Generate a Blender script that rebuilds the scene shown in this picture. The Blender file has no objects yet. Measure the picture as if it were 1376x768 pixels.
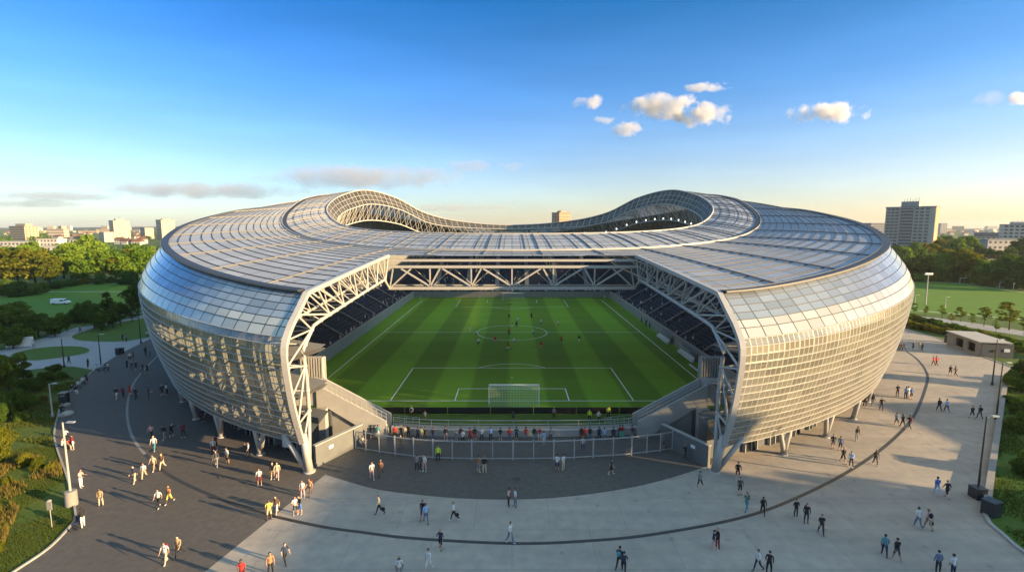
import bpy, bmesh, math, random
from mathutils import Vector, Matrix, noise
from mathutils.geometry import tessellate_polygon
random.seed(7)
PI = math.pi
R = math.radians
sc = bpy.context.scene
COL = sc.collection

# ------------------------------------------------------------------ camera geometry (metres; x right, y ahead, plaza at z = 0)
F_PX, HC = 665.0, 25.0
TH = math.atan(80 / 665)
CT, ST = math.cos(TH), math.sin(TH)
def ray(px, py):
    a = (px - 688) / F_PX; b = (384 - py) / F_PX
    return (a, CT + b * ST, -ST + b * CT)
def g(px, py, z=0.0):
    d = ray(px, py); t = (z - HC) / d[2]
    return Vector((d[0] * t, d[1] * t, z))
def on_y(px, py, Y):
    d = ray(px, py); t = Y / d[1]
    return Vector((d[0] * t, Y, HC + d[2] * t))
def depth(p): return p[1] * CT - (p[2] - HC) * ST
def at_depth(px, py, D):
    d = ray(px, py)
    return Vector((d[0] * D, d[1] * D, HC + d[2] * D))

# ------------------------------------------------------------------ materials
def mat(name, col, rough=0.6, metal=0.0, noise_scale=0, noise_amt=0.25, bump=0.0, spec=0.5, obj_rand=0.0, emit=0.0):
    m = bpy.data.materials.new(name); m.use_nodes = True
    nt = m.node_tree; N = nt.nodes; L = nt.links
    b = N['Principled BSDF']
    b.inputs['Base Color'].default_value = (*col, 1)
    b.inputs['Roughness'].default_value = rough
    b.inputs['Metallic'].default_value = metal
    b.inputs['Specular IOR Level'].default_value = spec
    if emit:
        b.inputs['Emission Color'].default_value = (*col, 1)
        b.inputs['Emission Strength'].default_value = emit
    if noise_scale:
        tc = N.new('ShaderNodeNewGeometry')
        nz = N.new('ShaderNodeTexNoise'); nz.inputs['Scale'].default_value = noise_scale
        nz.inputs['Detail'].default_value = 6; nz.inputs['Roughness'].default_value = 0.65
        L.new(tc.outputs['Position'], nz.inputs['Vector'])
        mr = N.new('ShaderNodeMapRange'); mr.inputs[1].default_value = 0.25; mr.inputs[2].default_value = 0.75
        mr.inputs[3].default_value = 1 - noise_amt; mr.inputs[4].default_value = 1 + noise_amt
        L.new(nz.outputs['Fac'], mr.inputs[0])
        mx = N.new('ShaderNodeVectorMath'); mx.operation = 'SCALE'
        mx.inputs[0].default_value = col
        L.new(mr.outputs[0], mx.inputs['Scale'])
        out = mx.outputs[0]
        if obj_rand:
            oi = N.new('ShaderNodeObjectInfo')
            m2 = N.new('ShaderNodeMapRange'); m2.inputs[3].default_value = 1 - obj_rand; m2.inputs[4].default_value = 1 + obj_rand
            L.new(oi.outputs['Random'], m2.inputs[0])
            s2 = N.new('ShaderNodeVectorMath'); s2.operation = 'SCALE'
            L.new(out, s2.inputs[0]); L.new(m2.outputs[0], s2.inputs['Scale']); out = s2.outputs[0]
        L.new(out, b.inputs['Base Color'])
        if bump:
            bp = N.new('ShaderNodeBump'); bp.inputs['Strength'].default_value = bump; bp.inputs['Distance'].default_value = 0.05
            L.new(nz.outputs['Fac'], bp.inputs['Height']); L.new(bp.outputs[0], b.inputs['Normal'])
    return m

def leaf_mat(name, col, col2, scale=0.6):
    m = bpy.data.materials.new(name); m.use_nodes = True
    nt = m.node_tree; N = nt.nodes; L = nt.links
    N.remove(N['Principled BSDF'])
    geo = N.new('ShaderNodeNewGeometry'); oi = N.new('ShaderNodeObjectInfo')
    nz = N.new('ShaderNodeTexNoise'); nz.inputs['Scale'].default_value = scale; nz.inputs['Detail'].default_value = 3
    L.new(geo.outputs['Position'], nz.inputs['Vector'])
    wn = N.new('ShaderNodeMath'); wn.operation = 'MULTIPLY'; wn.inputs[1].default_value = 0.35
    L.new(geo.outputs['Random Per Island'], wn.inputs[0])
    ad = N.new('ShaderNodeMath'); ad.operation = 'ADD'
    L.new(nz.outputs['Fac'], ad.inputs[0]); L.new(wn.outputs[0], ad.inputs[1])
    ob = N.new('ShaderNodeMath'); ob.operation = 'MULTIPLY_ADD'; ob.inputs[1].default_value = 0.9; ob.inputs[2].default_value = -0.6
    L.new(oi.outputs['Random'], ob.inputs[0])
    ad2 = N.new('ShaderNodeMath'); ad2.operation = 'ADD'; ad2.use_clamp = True
    L.new(ad.outputs[0], ad2.inputs[0]); L.new(ob.outputs[0], ad2.inputs[1])
    mx = N.new('ShaderNodeMix'); mx.data_type = 'RGBA'
    mx.inputs[6].default_value = (*col, 1); mx.inputs[7].default_value = (*col2, 1)
    L.new(ad2.outputs[0], mx.inputs[0])
    d = N.new('ShaderNodeBsdfDiffuse'); t = N.new('ShaderNodeBsdfTranslucent'); ms = N.new('ShaderNodeMixShader')
    ms.inputs[0].default_value = 0.30
    L.new(mx.outputs[2], d.inputs[0]); L.new(mx.outputs[2], t.inputs[0])
    L.new(d.outputs[0], ms.inputs[1]); L.new(t.outputs[0], ms.inputs[2])
    L.new(ms.outputs[0], N['Material Output'].inputs[0])
    return m

def panel_mat(name, col, rough, metal, lw_u=0.03, lw_v=0.03, line=(0.03, 0.035, 0.04), tilt=0.02, var=0.15, spec=0.5, sub=0, trans=0.0, clear=0.0):
    """glazed / metal panels laid out by UV cell: joints, per-panel tone and a slight per-panel tilt"""
    m = bpy.data.materials.new(name); m.use_nodes = True
    nt = m.node_tree; N = nt.nodes; L = nt.links; b = N['Principled BSDF']
    uv = N.new('ShaderNodeUVMap')
    fl = N.new('ShaderNodeVectorMath'); fl.operation = 'FLOOR'; L.new(uv.outputs[0], fl.inputs[0])
    wn = N.new('ShaderNodeTexWhiteNoise'); wn.noise_dimensions = '3D'; L.new(fl.outputs[0], wn.inputs['Vector'])
    fr = N.new('ShaderNodeVectorMath'); fr.operation = 'FRACTION'; L.new(uv.outputs[0], fr.inputs[0])
    sp = N.new('ShaderNodeSeparateXYZ'); L.new(fr.outputs[0], sp.inputs[0])
    def edge(sock, w):
        a = N.new('ShaderNodeMath'); a.operation = 'SUBTRACT'; a.inputs[1].default_value = 0.5; L.new(sock, a.inputs[0])
        c = N.new('ShaderNodeMath'); c.operation = 'ABSOLUTE'; L.new(a.outputs[0], c.inputs[0])
        d = N.new('ShaderNodeMath'); d.operation = 'GREATER_THAN'; d.inputs[1].default_value = 0.5 - w; L.new(c.outputs[0], d.inputs[0])
        return d.outputs[0]
    e = N.new('ShaderNodeMath'); e.operation = 'MAXIMUM'
    L.new(edge(sp.outputs[0], lw_u), e.inputs[0]); L.new(edge(sp.outputs[1], lw_v), e.inputs[1])
    if sub:
        ml = N.new('ShaderNodeMath'); ml.operation = 'MULTIPLY'; ml.inputs[1].default_value = sub; L.new(sp.outputs[0], ml.inputs[0])
        fm = N.new('ShaderNodeMath'); fm.operation = 'FRACT'; L.new(ml.outputs[0], fm.inputs[0])
        e2 = N.new('ShaderNodeMath'); e2.operation = 'MAXIMUM'; L.new(e.outputs[0], e2.inputs[0]); L.new(edge(fm.outputs[0], .05), e2.inputs[1]); e = e2
    mr = N.new('ShaderNodeMapRange'); mr.inputs[3].default_value = 1 - var; mr.inputs[4].default_value = 1 + var
    L.new(wn.outputs['Value'], mr.inputs[0])
    s = N.new('ShaderNodeVectorMath'); s.operation = 'SCALE'; s.inputs[0].default_value = col; L.new(mr.outputs[0], s.inputs['Scale'])
    mx = N.new('ShaderNodeMix'); mx.data_type = 'RGBA'; mx.inputs[7].default_value = (*line, 1)
    L.new(e.outputs[0], mx.inputs[0]); L.new(s.outputs[0], mx.inputs[6]); L.new(mx.outputs[2], b.inputs['Base Color'])
    b.inputs['Metallic'].default_value = metal; b.inputs['Specular IOR Level'].default_value = spec
    rr = N.new('ShaderNodeMapRange'); rr.inputs[3].default_value = rough; rr.inputs[4].default_value = 0.6
    L.new(e.outputs[0], rr.inputs[0]); L.new(rr.outputs[0], b.inputs['Roughness'])
    geo = N.new('ShaderNodeNewGeometry')
    c = N.new('ShaderNodeVectorMath'); c.operation = 'SUBTRACT'; c.inputs[1].default_value = (.5, .5, .5); L.new(wn.outputs['Color'], c.inputs[0])
    c2 = N.new('ShaderNodeVectorMath'); c2.operation = 'SCALE'; c2.inputs['Scale'].default_value = tilt; L.new(c.outputs[0], c2.inputs[0])
    nz = N.new('ShaderNodeTexNoise'); nz.inputs['Scale'].default_value = 0.5; L.new(geo.outputs['Position'], nz.inputs['Vector'])
    c4 = N.new('ShaderNodeVectorMath'); c4.operation = 'SUBTRACT'; c4.inputs[1].default_value = (.5, .5, .5); L.new(nz.outputs['Color'], c4.inputs[0])
    c5 = N.new('ShaderNodeVectorMath'); c5.operation = 'SCALE'; c5.inputs['Scale'].default_value = tilt * 1.5; L.new(c4.outputs[0], c5.inputs[0])
    c3 = N.new('ShaderNodeVectorMath'); c3.operation = 'ADD'; L.new(geo.outputs['Normal'], c3.inputs[0]); L.new(c2.outputs[0], c3.inputs[1])
    c6 = N.new('ShaderNodeVectorMath'); c6.operation = 'ADD'; L.new(c3.outputs[0], c6.inputs[0]); L.new(c5.outputs[0], c6.inputs[1])
    nn = N.new('ShaderNodeVectorMath'); nn.operation = 'NORMALIZE'; L.new(c6.outputs[0], nn.inputs[0])
    L.new(nn.outputs[0], b.inputs['Normal'])
    if trans or clear:
        tn = N.new('ShaderNodeBsdfTranslucent' if trans else 'ShaderNodeBsdfTransparent'); ms = N.new('ShaderNodeMixShader')
        tn.inputs[0].default_value = (.62, .68, .72, 1) if trans else (.8, .82, .76, 1)
        iv = N.new('ShaderNodeMath'); iv.operation = 'MULTIPLY_ADD'; iv.inputs[1].default_value = -(trans + clear); iv.inputs[2].default_value = trans + clear; L.new(e.outputs[0], iv.inputs[0])
        L.new(iv.outputs[0], ms.inputs[0]); L.new(b.outputs[0], ms.inputs[1]); L.new(tn.outputs[0], ms.inputs[2]); L.new(ms.outputs[0], N['Material Output'].inputs[0])
    return m

def ground_mat(name, cols, scales, rough=0.9, bump=0.2, bscale=8.0):
    """base colour mixed by two scales of noise: wear patches and grain"""
    m = bpy.data.materials.new(name); m.use_nodes = True
    nt = m.node_tree; N = nt.nodes; L = nt.links; b = N['Principled BSDF']
    geo = N.new('ShaderNodeNewGeometry')
    prev = None
    for i, (c, s_) in enumerate(zip(cols[1:], scales)):
        nz = N.new('ShaderNodeTexNoise'); nz.inputs['Scale'].default_value = s_; nz.inputs['Detail'].default_value = 8; nz.inputs['Roughness'].default_value = 0.62
        L.new(geo.outputs['Position'], nz.inputs['Vector'])
        mr = N.new('ShaderNodeMapRange'); mr.inputs[1].default_value = 0.38; mr.inputs[2].default_value = 0.68; L.new(nz.outputs['Fac'], mr.inputs[0])
        mx = N.new('ShaderNodeMix'); mx.data_type = 'RGBA'; L.new(mr.outputs[0], mx.inputs[0])
        if prev is None: mx.inputs[6].default_value = (*cols[0], 1)
        else: L.new(prev, mx.inputs[6])
        mx.inputs[7].default_value = (*c, 1); prev = mx.outputs[2]
    L.new(prev, b.inputs['Base Color'])
    b.inputs['Roughness'].default_value = rough; b.inputs['Specular IOR Level'].default_value = 0.25
    nz = N.new('ShaderNodeTexNoise'); nz.inputs['Scale'].default_value = bscale; nz.inputs['Detail'].default_value = 4
    L.new(geo.outputs['Position'], nz.inputs['Vector'])
    bp = N.new('ShaderNodeBump'); bp.inputs['Strength'].default_value = bump; bp.inputs['Distance'].default_value = 0.08
    L.new(nz.outputs['Fac'], bp.inputs['Height']); L.new(bp.outputs[0], b.inputs['Normal'])
    return m

M = {}
M['steel'] = mat('white_steel', (0.40, 0.385, 0.355), 0.4, 0.0, 1.5, 0.08)
M['rib'] = mat('grey_rib', (0.055, 0.054, 0.053), 0.5, 0.2, 1.5, 0.1)
M['rib_pale'] = mat('pale_rib', (0.17, 0.165, 0.155), 0.5, 0.1, 1.5, 0.1)
M['steel_dull'] = mat('dull_steel', (0.42, 0.41, 0.38), 0.5, 0.2, 1.5, 0.1)
M['galv'] = mat('galvanised_steel', (0.42, 0.44, 0.45), 0.45, 0.5, 3, 0.12)
M['dark'] = mat('dark_metal', (0.035, 0.038, 0.042), 0.5, 0.2, 2, 0.15)
M['black'] = mat('black_board', (0.008, 0.008, 0.009), 0.6)
M['gutter'] = mat('gutter_rubber', (0.03, 0.032, 0.036), 0.5)
M['ceiling'] = mat('roof_lining', (0.085, 0.08, 0.07), 0.8, 0, 0.4, 0.2)
M['roof_glass'] = panel_mat('roof_panels', (0.40, 0.43, 0.48), 0.5, 0.0, 0.012, 0.03, tilt=0.012, var=0.10, spec=0.15, trans=0.25)
M['roof_glass_inner'] = panel_mat('inner_roof_panels', (0.41, 0.45, 0.52), 0.46, 0.0, 0.03, 0.03, tilt=0.012, var=0.10, spec=0.15, trans=0.22)
M['fac_upper'] = panel_mat('upper_facade_glass', (0.33, 0.36, 0.38), 0.16, 0.45, 0.025, 0.025, tilt=0.03, var=0.16)
M['fac_glare'] = panel_mat('glare_facade_glass', (0.54, 0.51, 0.43), 0.26, 0.4, 0.03, 0.02, tilt=0.03, var=0.14)  # same glass, lighter: horizon reflection and sun glare put into the colour
M['fac_lower'] = panel_mat('lower_facade_glass', (0.36, 0.345, 0.285), 0.18, 0.4, 0.03, 0.02, line=(0.30, 0.29, 0.25), tilt=0.04, var=0.2, sub=3, clear=0.34)
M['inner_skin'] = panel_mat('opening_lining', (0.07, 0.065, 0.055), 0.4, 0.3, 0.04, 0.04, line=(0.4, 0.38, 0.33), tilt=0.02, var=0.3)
M['concrete'] = mat('pale_concrete', (0.36, 0.345, 0.315), 0.85, 0, 0.7, 0.12, 0.2)
M['concrete_mid'] = mat('mid_concrete', (0.24, 0.23, 0.21), 0.85, 0, 0.8, 0.15, 0.2)
M['wall_dark'] = mat('dark_grey_wall', (0.075, 0.082, 0.088), 0.6, 0, 0.6, 0.15)
M['wall_grey'] = mat('grey_wing_wall', (0.13, 0.135, 0.13), 0.6, 0, 0.6, 0.15)
M['door_glass'] = mat('dark_door_glass', (0.02, 0.024, 0.028), 0.12, 0.2)
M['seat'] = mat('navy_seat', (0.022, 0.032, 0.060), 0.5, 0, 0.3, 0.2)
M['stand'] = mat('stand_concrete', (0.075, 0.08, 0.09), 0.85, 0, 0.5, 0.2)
M['white'] = mat('white_paint', (0.78, 0.78, 0.76), 0.5, 0, 2, 0.05)
M['net'] = mat('white_net', (0.7, 0.72, 0.7), 0.7)
M['flood'] = mat('lit_floodlight', (1.0, 0.93, 0.8), 0.4, emit=1.0)
M['asphalt'] = ground_mat('asphalt', [(0.104, 0.093, 0.082), (0.128, 0.112, 0.096), (0.086, 0.078, 0.071)], [0.06, 1.7], 0.85)
M['apron'] = ground_mat('apron_asphalt', [(0.070, 0.070, 0.072), (0.085, 0.082, 0.078), (0.055, 0.056, 0.06)], [0.08, 1.5], 0.85)
M['paving'] = ground_mat('plaza_concrete', [(0.37, 0.325, 0.272), (0.43, 0.37, 0.30), (0.32, 0.285, 0.245)], [0.07, 0.9], 0.85, 0.12)
M['path'] = ground_mat('pale_path', [(0.33, 0.33, 0.33), (0.38, 0.37, 0.355), (0.28, 0.28, 0.28)], [0.08, 0.8], 0.85, 0.12)
def slab_detail(m, amt):
    nt = m.node_tree; N = nt.nodes; L = nt.links; b = N['Principled BSDF']; src = b.inputs['Base Color'].links[0].from_socket
    geo = N.new('ShaderNodeNewGeometry'); mp = N.new('ShaderNodeMapping'); mp.inputs['Rotation'].default_value = (0, 0, .9); mp.inputs['Scale'].default_value = (.05, .5, 1)
    L.new(geo.outputs['Position'], mp.inputs[0]); nz = N.new('ShaderNodeTexNoise'); nz.inputs['Scale'].default_value = 1.0; nz.inputs['Detail'].default_value = 5; L.new(mp.outputs[0], nz.inputs['Vector'])
    mr = N.new('ShaderNodeMapRange'); mr.inputs[1].default_value = .3; mr.inputs[2].default_value = .7; mr.inputs[3].default_value = 1 - amt; mr.inputs[4].default_value = 1 + amt * .7; L.new(nz.outputs['Fac'], mr.inputs[0])
    bk = N.new('ShaderNodeTexBrick'); bk.inputs['Scale'].default_value = 1.0; bk.inputs['Mortar Size'].default_value = .035; bk.inputs['Brick Width'].default_value = 6.4; bk.inputs['Row Height'].default_value = 4.8
    bk.inputs['Color1'].default_value = (1, 1, 1, 1); bk.inputs['Color2'].default_value = (.96, .96, .955, 1); bk.inputs['Mortar'].default_value = (.80, .80, .80, 1)
    L.new(geo.outputs['Position'], bk.inputs['Vector'])
    spk = N.new('ShaderNodeTexVoronoi'); spk.inputs['Scale'].default_value = .55; L.new(geo.outputs['Position'], spk.inputs['Vector'])
    sm = N.new('ShaderNodeMapRange'); sm.inputs[1].default_value = .05; sm.inputs[2].default_value = .16; sm.inputs[3].default_value = .78; sm.inputs[4].default_value = 1.0; L.new(spk.outputs['Distance'], sm.inputs[0])
    s1 = N.new('ShaderNodeVectorMath'); s1.operation = 'SCALE'; L.new(src, s1.inputs[0]); L.new(mr.outputs[0], s1.inputs['Scale'])
    s2 = N.new('ShaderNodeVectorMath'); s2.operation = 'SCALE'; L.new(s1.outputs[0], s2.inputs[0]); L.new(sm.outputs[0], s2.inputs['Scale'])
    s3 = N.new('ShaderNodeVectorMath'); s3.operation = 'MULTIPLY'; L.new(s2.outputs[0], s3.inputs[0]); L.new(bk.outputs['Color'], s3.inputs[1]); L.new(s3.outputs[0], b.inputs['Base Color'])
slab_detail(M['paving'], .13)
M['drain'] = mat('drain_grating', (0.05, 0.048, 0.046), 0.6, 0.2, 6, 0.3)
M['kerb'] = mat('kerb_stone', (0.33, 0.32, 0.30), 0.85, 0, 1.5, 0.2, 0.2)
M['terrain'] = ground_mat('meadow', [(0.066, 0.112, 0.017), (0.086, 0.125, 0.022), (0.050, 0.090, 0.013)], [0.03, 0.5], 0.95, 0.5, 3)
M['lawn'] = ground_mat('lawn_grass', [(0.075, 0.135, 0.016), (0.09, 0.145, 0.020), (0.060, 0.112, 0.013)], [0.05, 0.8], 0.95, 0.5, 5)
M['verge'] = ground_mat('verge_grass', [(0.075, 0.115, 0.014), (0.115, 0.125, 0.022), (0.045, 0.08, 0.010)], [0.25, 1.6], 0.95, 0.6, 6)
M['field'] = ground_mat('field_grass', [(0.085, 0.175, 0.010), (0.098, 0.185, 0.012), (0.074, 0.158, 0.009)], [0.04, 0.4], 0.95, 0.3, 4)
M['water'] = mat('hill_green', (0.03, 0.05, 0.02), 0.95, 0, 0.02, 0.3)
M['dry'] = leaf_mat('dry_grass', (0.10, 0.12, 0.02), (0.24, 0.17, 0.05), 0.7)
M['blade'] = leaf_mat('grass_blades', (0.05, 0.09, 0.012), (0.14, 0.15, 0.03), 0.5)
M['leaf_a'] = leaf_mat('leaf_mid', (0.062, 0.13, 0.015), (0.155, 0.235, 0.026))
M['leaf_b'] = leaf_mat('leaf_yellow_green', (0.07, 0.09, 0.010), (0.20, 0.19, 0.020))
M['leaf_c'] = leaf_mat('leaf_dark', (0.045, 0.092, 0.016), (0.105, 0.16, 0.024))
M['fence_bar'] = mat('fence_mesh', (0.16, 0.165, 0.17), 0.5, 0.3)
M['bark'] = mat('bark', (0.07, 0.052, 0.036), 0.9, 0, 4, 0.3, 0.5)
# pitch: mown stripes along y with fainter cross bands
def pitch_mat():
    m = ground_mat('pitch_turf', [(0.130, 0.245, 0.016), (0.140, 0.255, 0.017), (0.118, 0.225, 0.015)], [0.1, 1.2], 0.9, 0.15, 6)
    nt = m.node_tree; N = nt.nodes; L = nt.links; b = N['Principled BSDF']
    src = b.inputs['Base Color'].links[0].from_socket
    geo = N.new('ShaderNodeNewGeometry'); sp = N.new('ShaderNodeSeparateXYZ'); L.new(geo.outputs['Position'], sp.inputs[0])
    def band(sock, per, ph):
        a = N.new('ShaderNodeMath'); a.operation = 'MULTIPLY_ADD'; a.inputs[1].default_value = 2 * PI / per; a.inputs[2].default_value = ph; L.new(sock, a.inputs[0])
        s_ = N.new('ShaderNodeMath'); s_.operation = 'SINE'; L.new(a.outputs[0], s_.inputs[0])
        c = N.new('ShaderNodeMapRange'); c.inputs[1].default_value = -0.18; c.inputs[2].default_value = 0.18; L.new(s_.outputs[0], c.inputs[0])
        return c.outputs[0]
    a = band(sp.outputs[0], 11.9, 0.3); c = band(sp.outputs[1], 11.0, 0)
    k = N.new('ShaderNodeMath'); k.operation = 'MULTIPLY_ADD'; k.inputs[1].default_value = 0.40; k.inputs[2].default_value = 0.80; L.new(a, k.inputs[0])
    k2 = N.new('ShaderNodeMath'); k2.operation = 'MULTIPLY_ADD'; k2.inputs[1].default_value = 0.05; L.new(c, k2.inputs[0]); L.new(k.outputs[0], k2.inputs[2])
    s_ = N.new('ShaderNodeVectorMath'); s_.operation = 'SCALE'; L.new(src, s_.inputs[0]); L.new(k2.outputs[0], s_.inputs['Scale'])
    L.new(s_.outputs[0], b.inputs['Base Color'])
    return m
M['pitch'] = pitch_mat()

# ------------------------------------------------------------------ mesh building
class MB:
    def __init__(s): s.v = []; s.f = []; s.m = []; s.uv = []
    def face(s, pts, mi=0, uv=None):
        n = len(s.v); s.v += [tuple(p) for p in pts]; s.f.append(tuple(range(n, n + len(pts)))); s.m.append(mi)
        s.uv.append(uv or [(0.5, 0.5)] * len(pts))
    def mesh_faces(s, vs, fs, mi=0):
        n = len(s.v); s.v += [tuple(p) for p in vs]
        for f in fs:
            s.f.append(tuple(i + n for i in f)); s.m.append(mi); s.uv.append([(0.5, 0.5)] * len(f))
    def box(s, c, d, rz=0.0, mi=0):
        cx, cy, cz = c; dx, dy, dz = (k / 2 for k in d); ca, sa = math.cos(rz), math.sin(rz)
        vs = [(cx + x * ca - y * sa, cy + x * sa + y * ca, cz + z) for z in (-dz, dz) for x, y in ((-dx, -dy), (dx, -dy), (dx, dy), (-dx, dy))]
        s.mesh_faces(vs, [(3, 2, 1, 0), (4, 5, 6, 7), (0, 1, 5, 4), (1, 2, 6, 5), (2, 3, 7, 6), (3, 0, 4, 7)], mi)
    def prism(s, poly, z0, z1, mi=0):
        n = len(poly)
        if sum(poly[i][0] * poly[(i + 1) % n][1] - poly[(i + 1) % n][0] * poly[i][1] for i in range(n)) < 0: poly = poly[::-1]
        vs = [(p[0], p[1], z0) for p in poly] + [(p[0], p[1], z1) for p in poly]
        s.mesh_faces(vs, [tuple(range(n - 1, -1, -1)), tuple(range(n, 2 * n))] + [(i, (i + 1) % n, n + (i + 1) % n, n + i) for i in range(n)], mi)
    def tube(s, pts, r, n=8, mi=0, closed=False, cap=True, up=(0, 0, 1)):
        """tube along a polyline; r a number or one per point"""
        pts = [Vector(p) for p in pts]; k = len(pts)
        rr = r if isinstance(r, (list, tuple)) else [r] * k
        vs = []
        for i, p in enumerate(pts):
            a = pts[(i - 1) % k] if (closed or i > 0) else p
            b = pts[(i + 1) % k] if (closed or i < k - 1) else p
            t = (b - a).normalized()
            u = Vector(up) - t * t.dot(Vector(up))
            if u.length < 1e-3: u = Vector((1, 0, 0)) - t * t.x
            u.normalize(); w = t.cross(u)
            for j in range(n):
                an = 2 * PI * (j + 0.5) / n
                vs.append(p + (w * math.cos(an) + u * math.sin(an)) * rr[i])
        fs = []
        for i in range(k if closed else k - 1):
            q = (i + 1) % k
            for j in range(n):
                fs.append((i * n + j, i * n + (j + 1) % n, q * n + (j + 1) % n, q * n + j))
        if cap and not closed:
            fs.append(tuple(range(n - 1, -1, -1))); fs.append(tuple((k - 1) * n + j for j in range(n)))
        s.mesh_faces(vs, fs, mi)
    def rail(s, pts, w, h, mi=0, closed=False):
        """rectangular section w wide, h high along a polyline"""
        pts = [Vector(p) for p in pts]; k = len(pts); vs = []
        for i, p in enumerate(pts):
            a = pts[(i - 1) % k] if (closed or i > 0) else p
            b = pts[(i + 1) % k] if (closed or i < k - 1) else p
            t = (b - a).normalized(); u = Vector((0, 0, 1)) - t * t.z
            if u.length < 1e-3: u = Vector((0, 1, 0))
            u.normalize(); x = t.cross(u)
            vs += [p - x * w / 2 - u * h / 2, p + x * w / 2 - u * h / 2, p + x * w / 2 + u * h / 2, p - x * w / 2 + u * h / 2]
        fs = []
        for i in range(k if closed else k - 1):
            q = (i + 1) % k
            for j in range(4): fs.append((i * 4 + j, q * 4 + j, q * 4 + (j + 1) % 4, i * 4 + (j + 1) % 4))
        if not closed: fs += [(0, 1, 2, 3), (k * 4 - 1, k * 4 - 2, k * 4 - 3, k * 4 - 4)]
        s.mesh_faces(vs, fs, mi)
    def lathe(s, prof, n=16, c=(0, 0, 0), mi=0):
        vs = [(c[0] + r * math.cos(2 * PI * j / n), c[1] + r * math.sin(2 * PI * j / n), c[2] + z) for r, z in prof for j in range(n)]
        k = len(prof)
        fs = [(i * n + j, i * n + (j + 1) % n, (i + 1) * n + (j + 1) % n, (i + 1) * n + j) for i in range(k - 1) for j in range(n)]
        fs += [tuple(range(n - 1, -1, -1)), tuple((k - 1) * n + j for j in range(n))]
        s.mesh_faces(vs, fs, mi)
    def ball(s, c, r, mi=0, seg=10, rings=7, sc3=(1, 1, 1)):
        prof = []
        vs = []
        for i in range(rings + 1):
            a = PI * i / rings
            for j in range(seg):
                b = 2 * PI * j / seg
                vs.append((c[0] + r * sc3[0] * math.sin(a) * math.cos(b), c[1] + r * sc3[1] * math.sin(a) * math.sin(b), c[2] - r * sc3[2] * math.cos(a)))
        fs = [(i * seg + j, i * seg + (j + 1) % seg, (i + 1) * seg + (j + 1) % seg, (i + 1) * seg + j) for i in range(rings) for j in range(seg)]
        s.mesh_faces(vs, fs, mi)
    def mesh(s, name, smooth=False):
        me = bpy.data.meshes.new(name); me.from_pydata(s.v, [], s.f)
        me.polygons.foreach_set('material_index', s.m)
        uvl = me.uv_layers.new(name='UVMap')
        flat = [c for u in s.uv for p in u for c in p]
        uvl.data.foreach_set('uv', flat)
        if smooth: me.polygons.foreach_set('use_smooth', [True] * len(s.f))
        me.update()
        return me
    def build(s, name, mats, parent=None, smooth=False):
        me = s.mesh(name, smooth)
        for m in (mats if isinstance(mats, (list, tuple)) else [mats]): me.materials.append(m)
        o = bpy.data.objects.new(name, me); COL.objects.link(o)
        if parent: o.parent = parent
        return o

def tag(o, label, cat, group=None, kind=None):
    o['label'] = label; o['category'] = cat
    if group: o['group'] = group
    if kind: o['kind'] = kind
    return o
def thing(name, label, cat, loc=(0, 0, 0), rz=0.0, group=None):
    o = bpy.data.objects.new(name, None); COL.objects.link(o)
    o.location = loc; o.rotation_euler = (0, 0, rz); o.empty_display_size = 0.3
    return tag(o, label, cat, group)
def structure(o): o['kind'] = 'structure'; return o
def dup(root, loc, rz=0.0, label=None, scale=None):
    r = root.copy(); COL.objects.link(r); r.location = loc; r.rotation_euler = (0, 0, rz)
    if label: r['label'] = label
    if scale: r.scale = scale
    for ch in list(root.children):
        c = ch.copy(); COL.objects.link(c); c.parent = r
        for q in list(ch.children):
            d = q.copy(); COL.objects.link(d); d.parent = c
    return r
def shift(p, c): return (p[0] - c[0], p[1] - c[1], p[2] - c[2])
def interp(tab, x):
    x = abs(x)
    for i in range(len(tab) - 1):
        if x <= tab[i + 1][0]:
            p0 = tab[max(i - 1, 0)]; p1 = tab[i]; p2 = tab[i + 1]; p3 = tab[min(i + 2, len(tab) - 1)]
            h = p2[0] - p1[0]; t = (x - p1[0]) / h
            m1 = (p2[1] - p0[1]) / (p2[0] - p0[0]) * h if p2[0] != p0[0] else 0
            m2 = (p3[1] - p1[1]) / (p3[0] - p1[0]) * h if p3[0] != p1[0] else 0
            if i == 0: m1 = 0
            if i == len(tab) - 2: m2 = 0
            return (2*t**3-3*t*t+1)*p1[1] + (t**3-2*t*t+t)*m1 + (-2*t**3+3*t*t)*p2[1] + (t**3-t*t)*m2
    return tab[-1][1]
def smooth_line(pts, n=6, closed=False):
    pts = [Vector(p) for p in pts]; out = []; k = len(pts)
    for i in range(k if closed else k - 1):
        p0 = pts[(i - 1) % k] if (closed or i > 0) else pts[i]; p1 = pts[i]; p2 = pts[(i + 1) % k]
        p3 = pts[(i + 2) % k] if (closed or i + 2 < k) else p2
        for j in range(n):
            t = j / n
            out.append(0.5 * ((2 * p1) + (p2 - p0) * t + (2*p0 - 5*p1 + 4*p2 - p3) * t*t + (3*p1 - p0 - 3*p2 + p3) * t**3))
    if not closed: out.append(pts[-1])
    return out
def sheet(name, outer, m, z, holes=()):
    loops = [[Vector((p[0], p[1], 0)) for p in outer]] + [[Vector((p[0], p[1], 0)) for p in h] for h in holes]
    tri = tessellate_polygon(loops); flat = [p for l in loops for p in l]
    b = MB(); vs = [(p.x, p.y, z) for p in flat]; fs = []
    for t in tri:
        a, c, d = (flat[i] for i in t)
        fs.append(tuple(t) if (c - a).cross(d - a).z > 0 else tuple(reversed(t)))
    b.mesh_faces(vs, fs)
    return structure(b.build(name, m))
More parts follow.
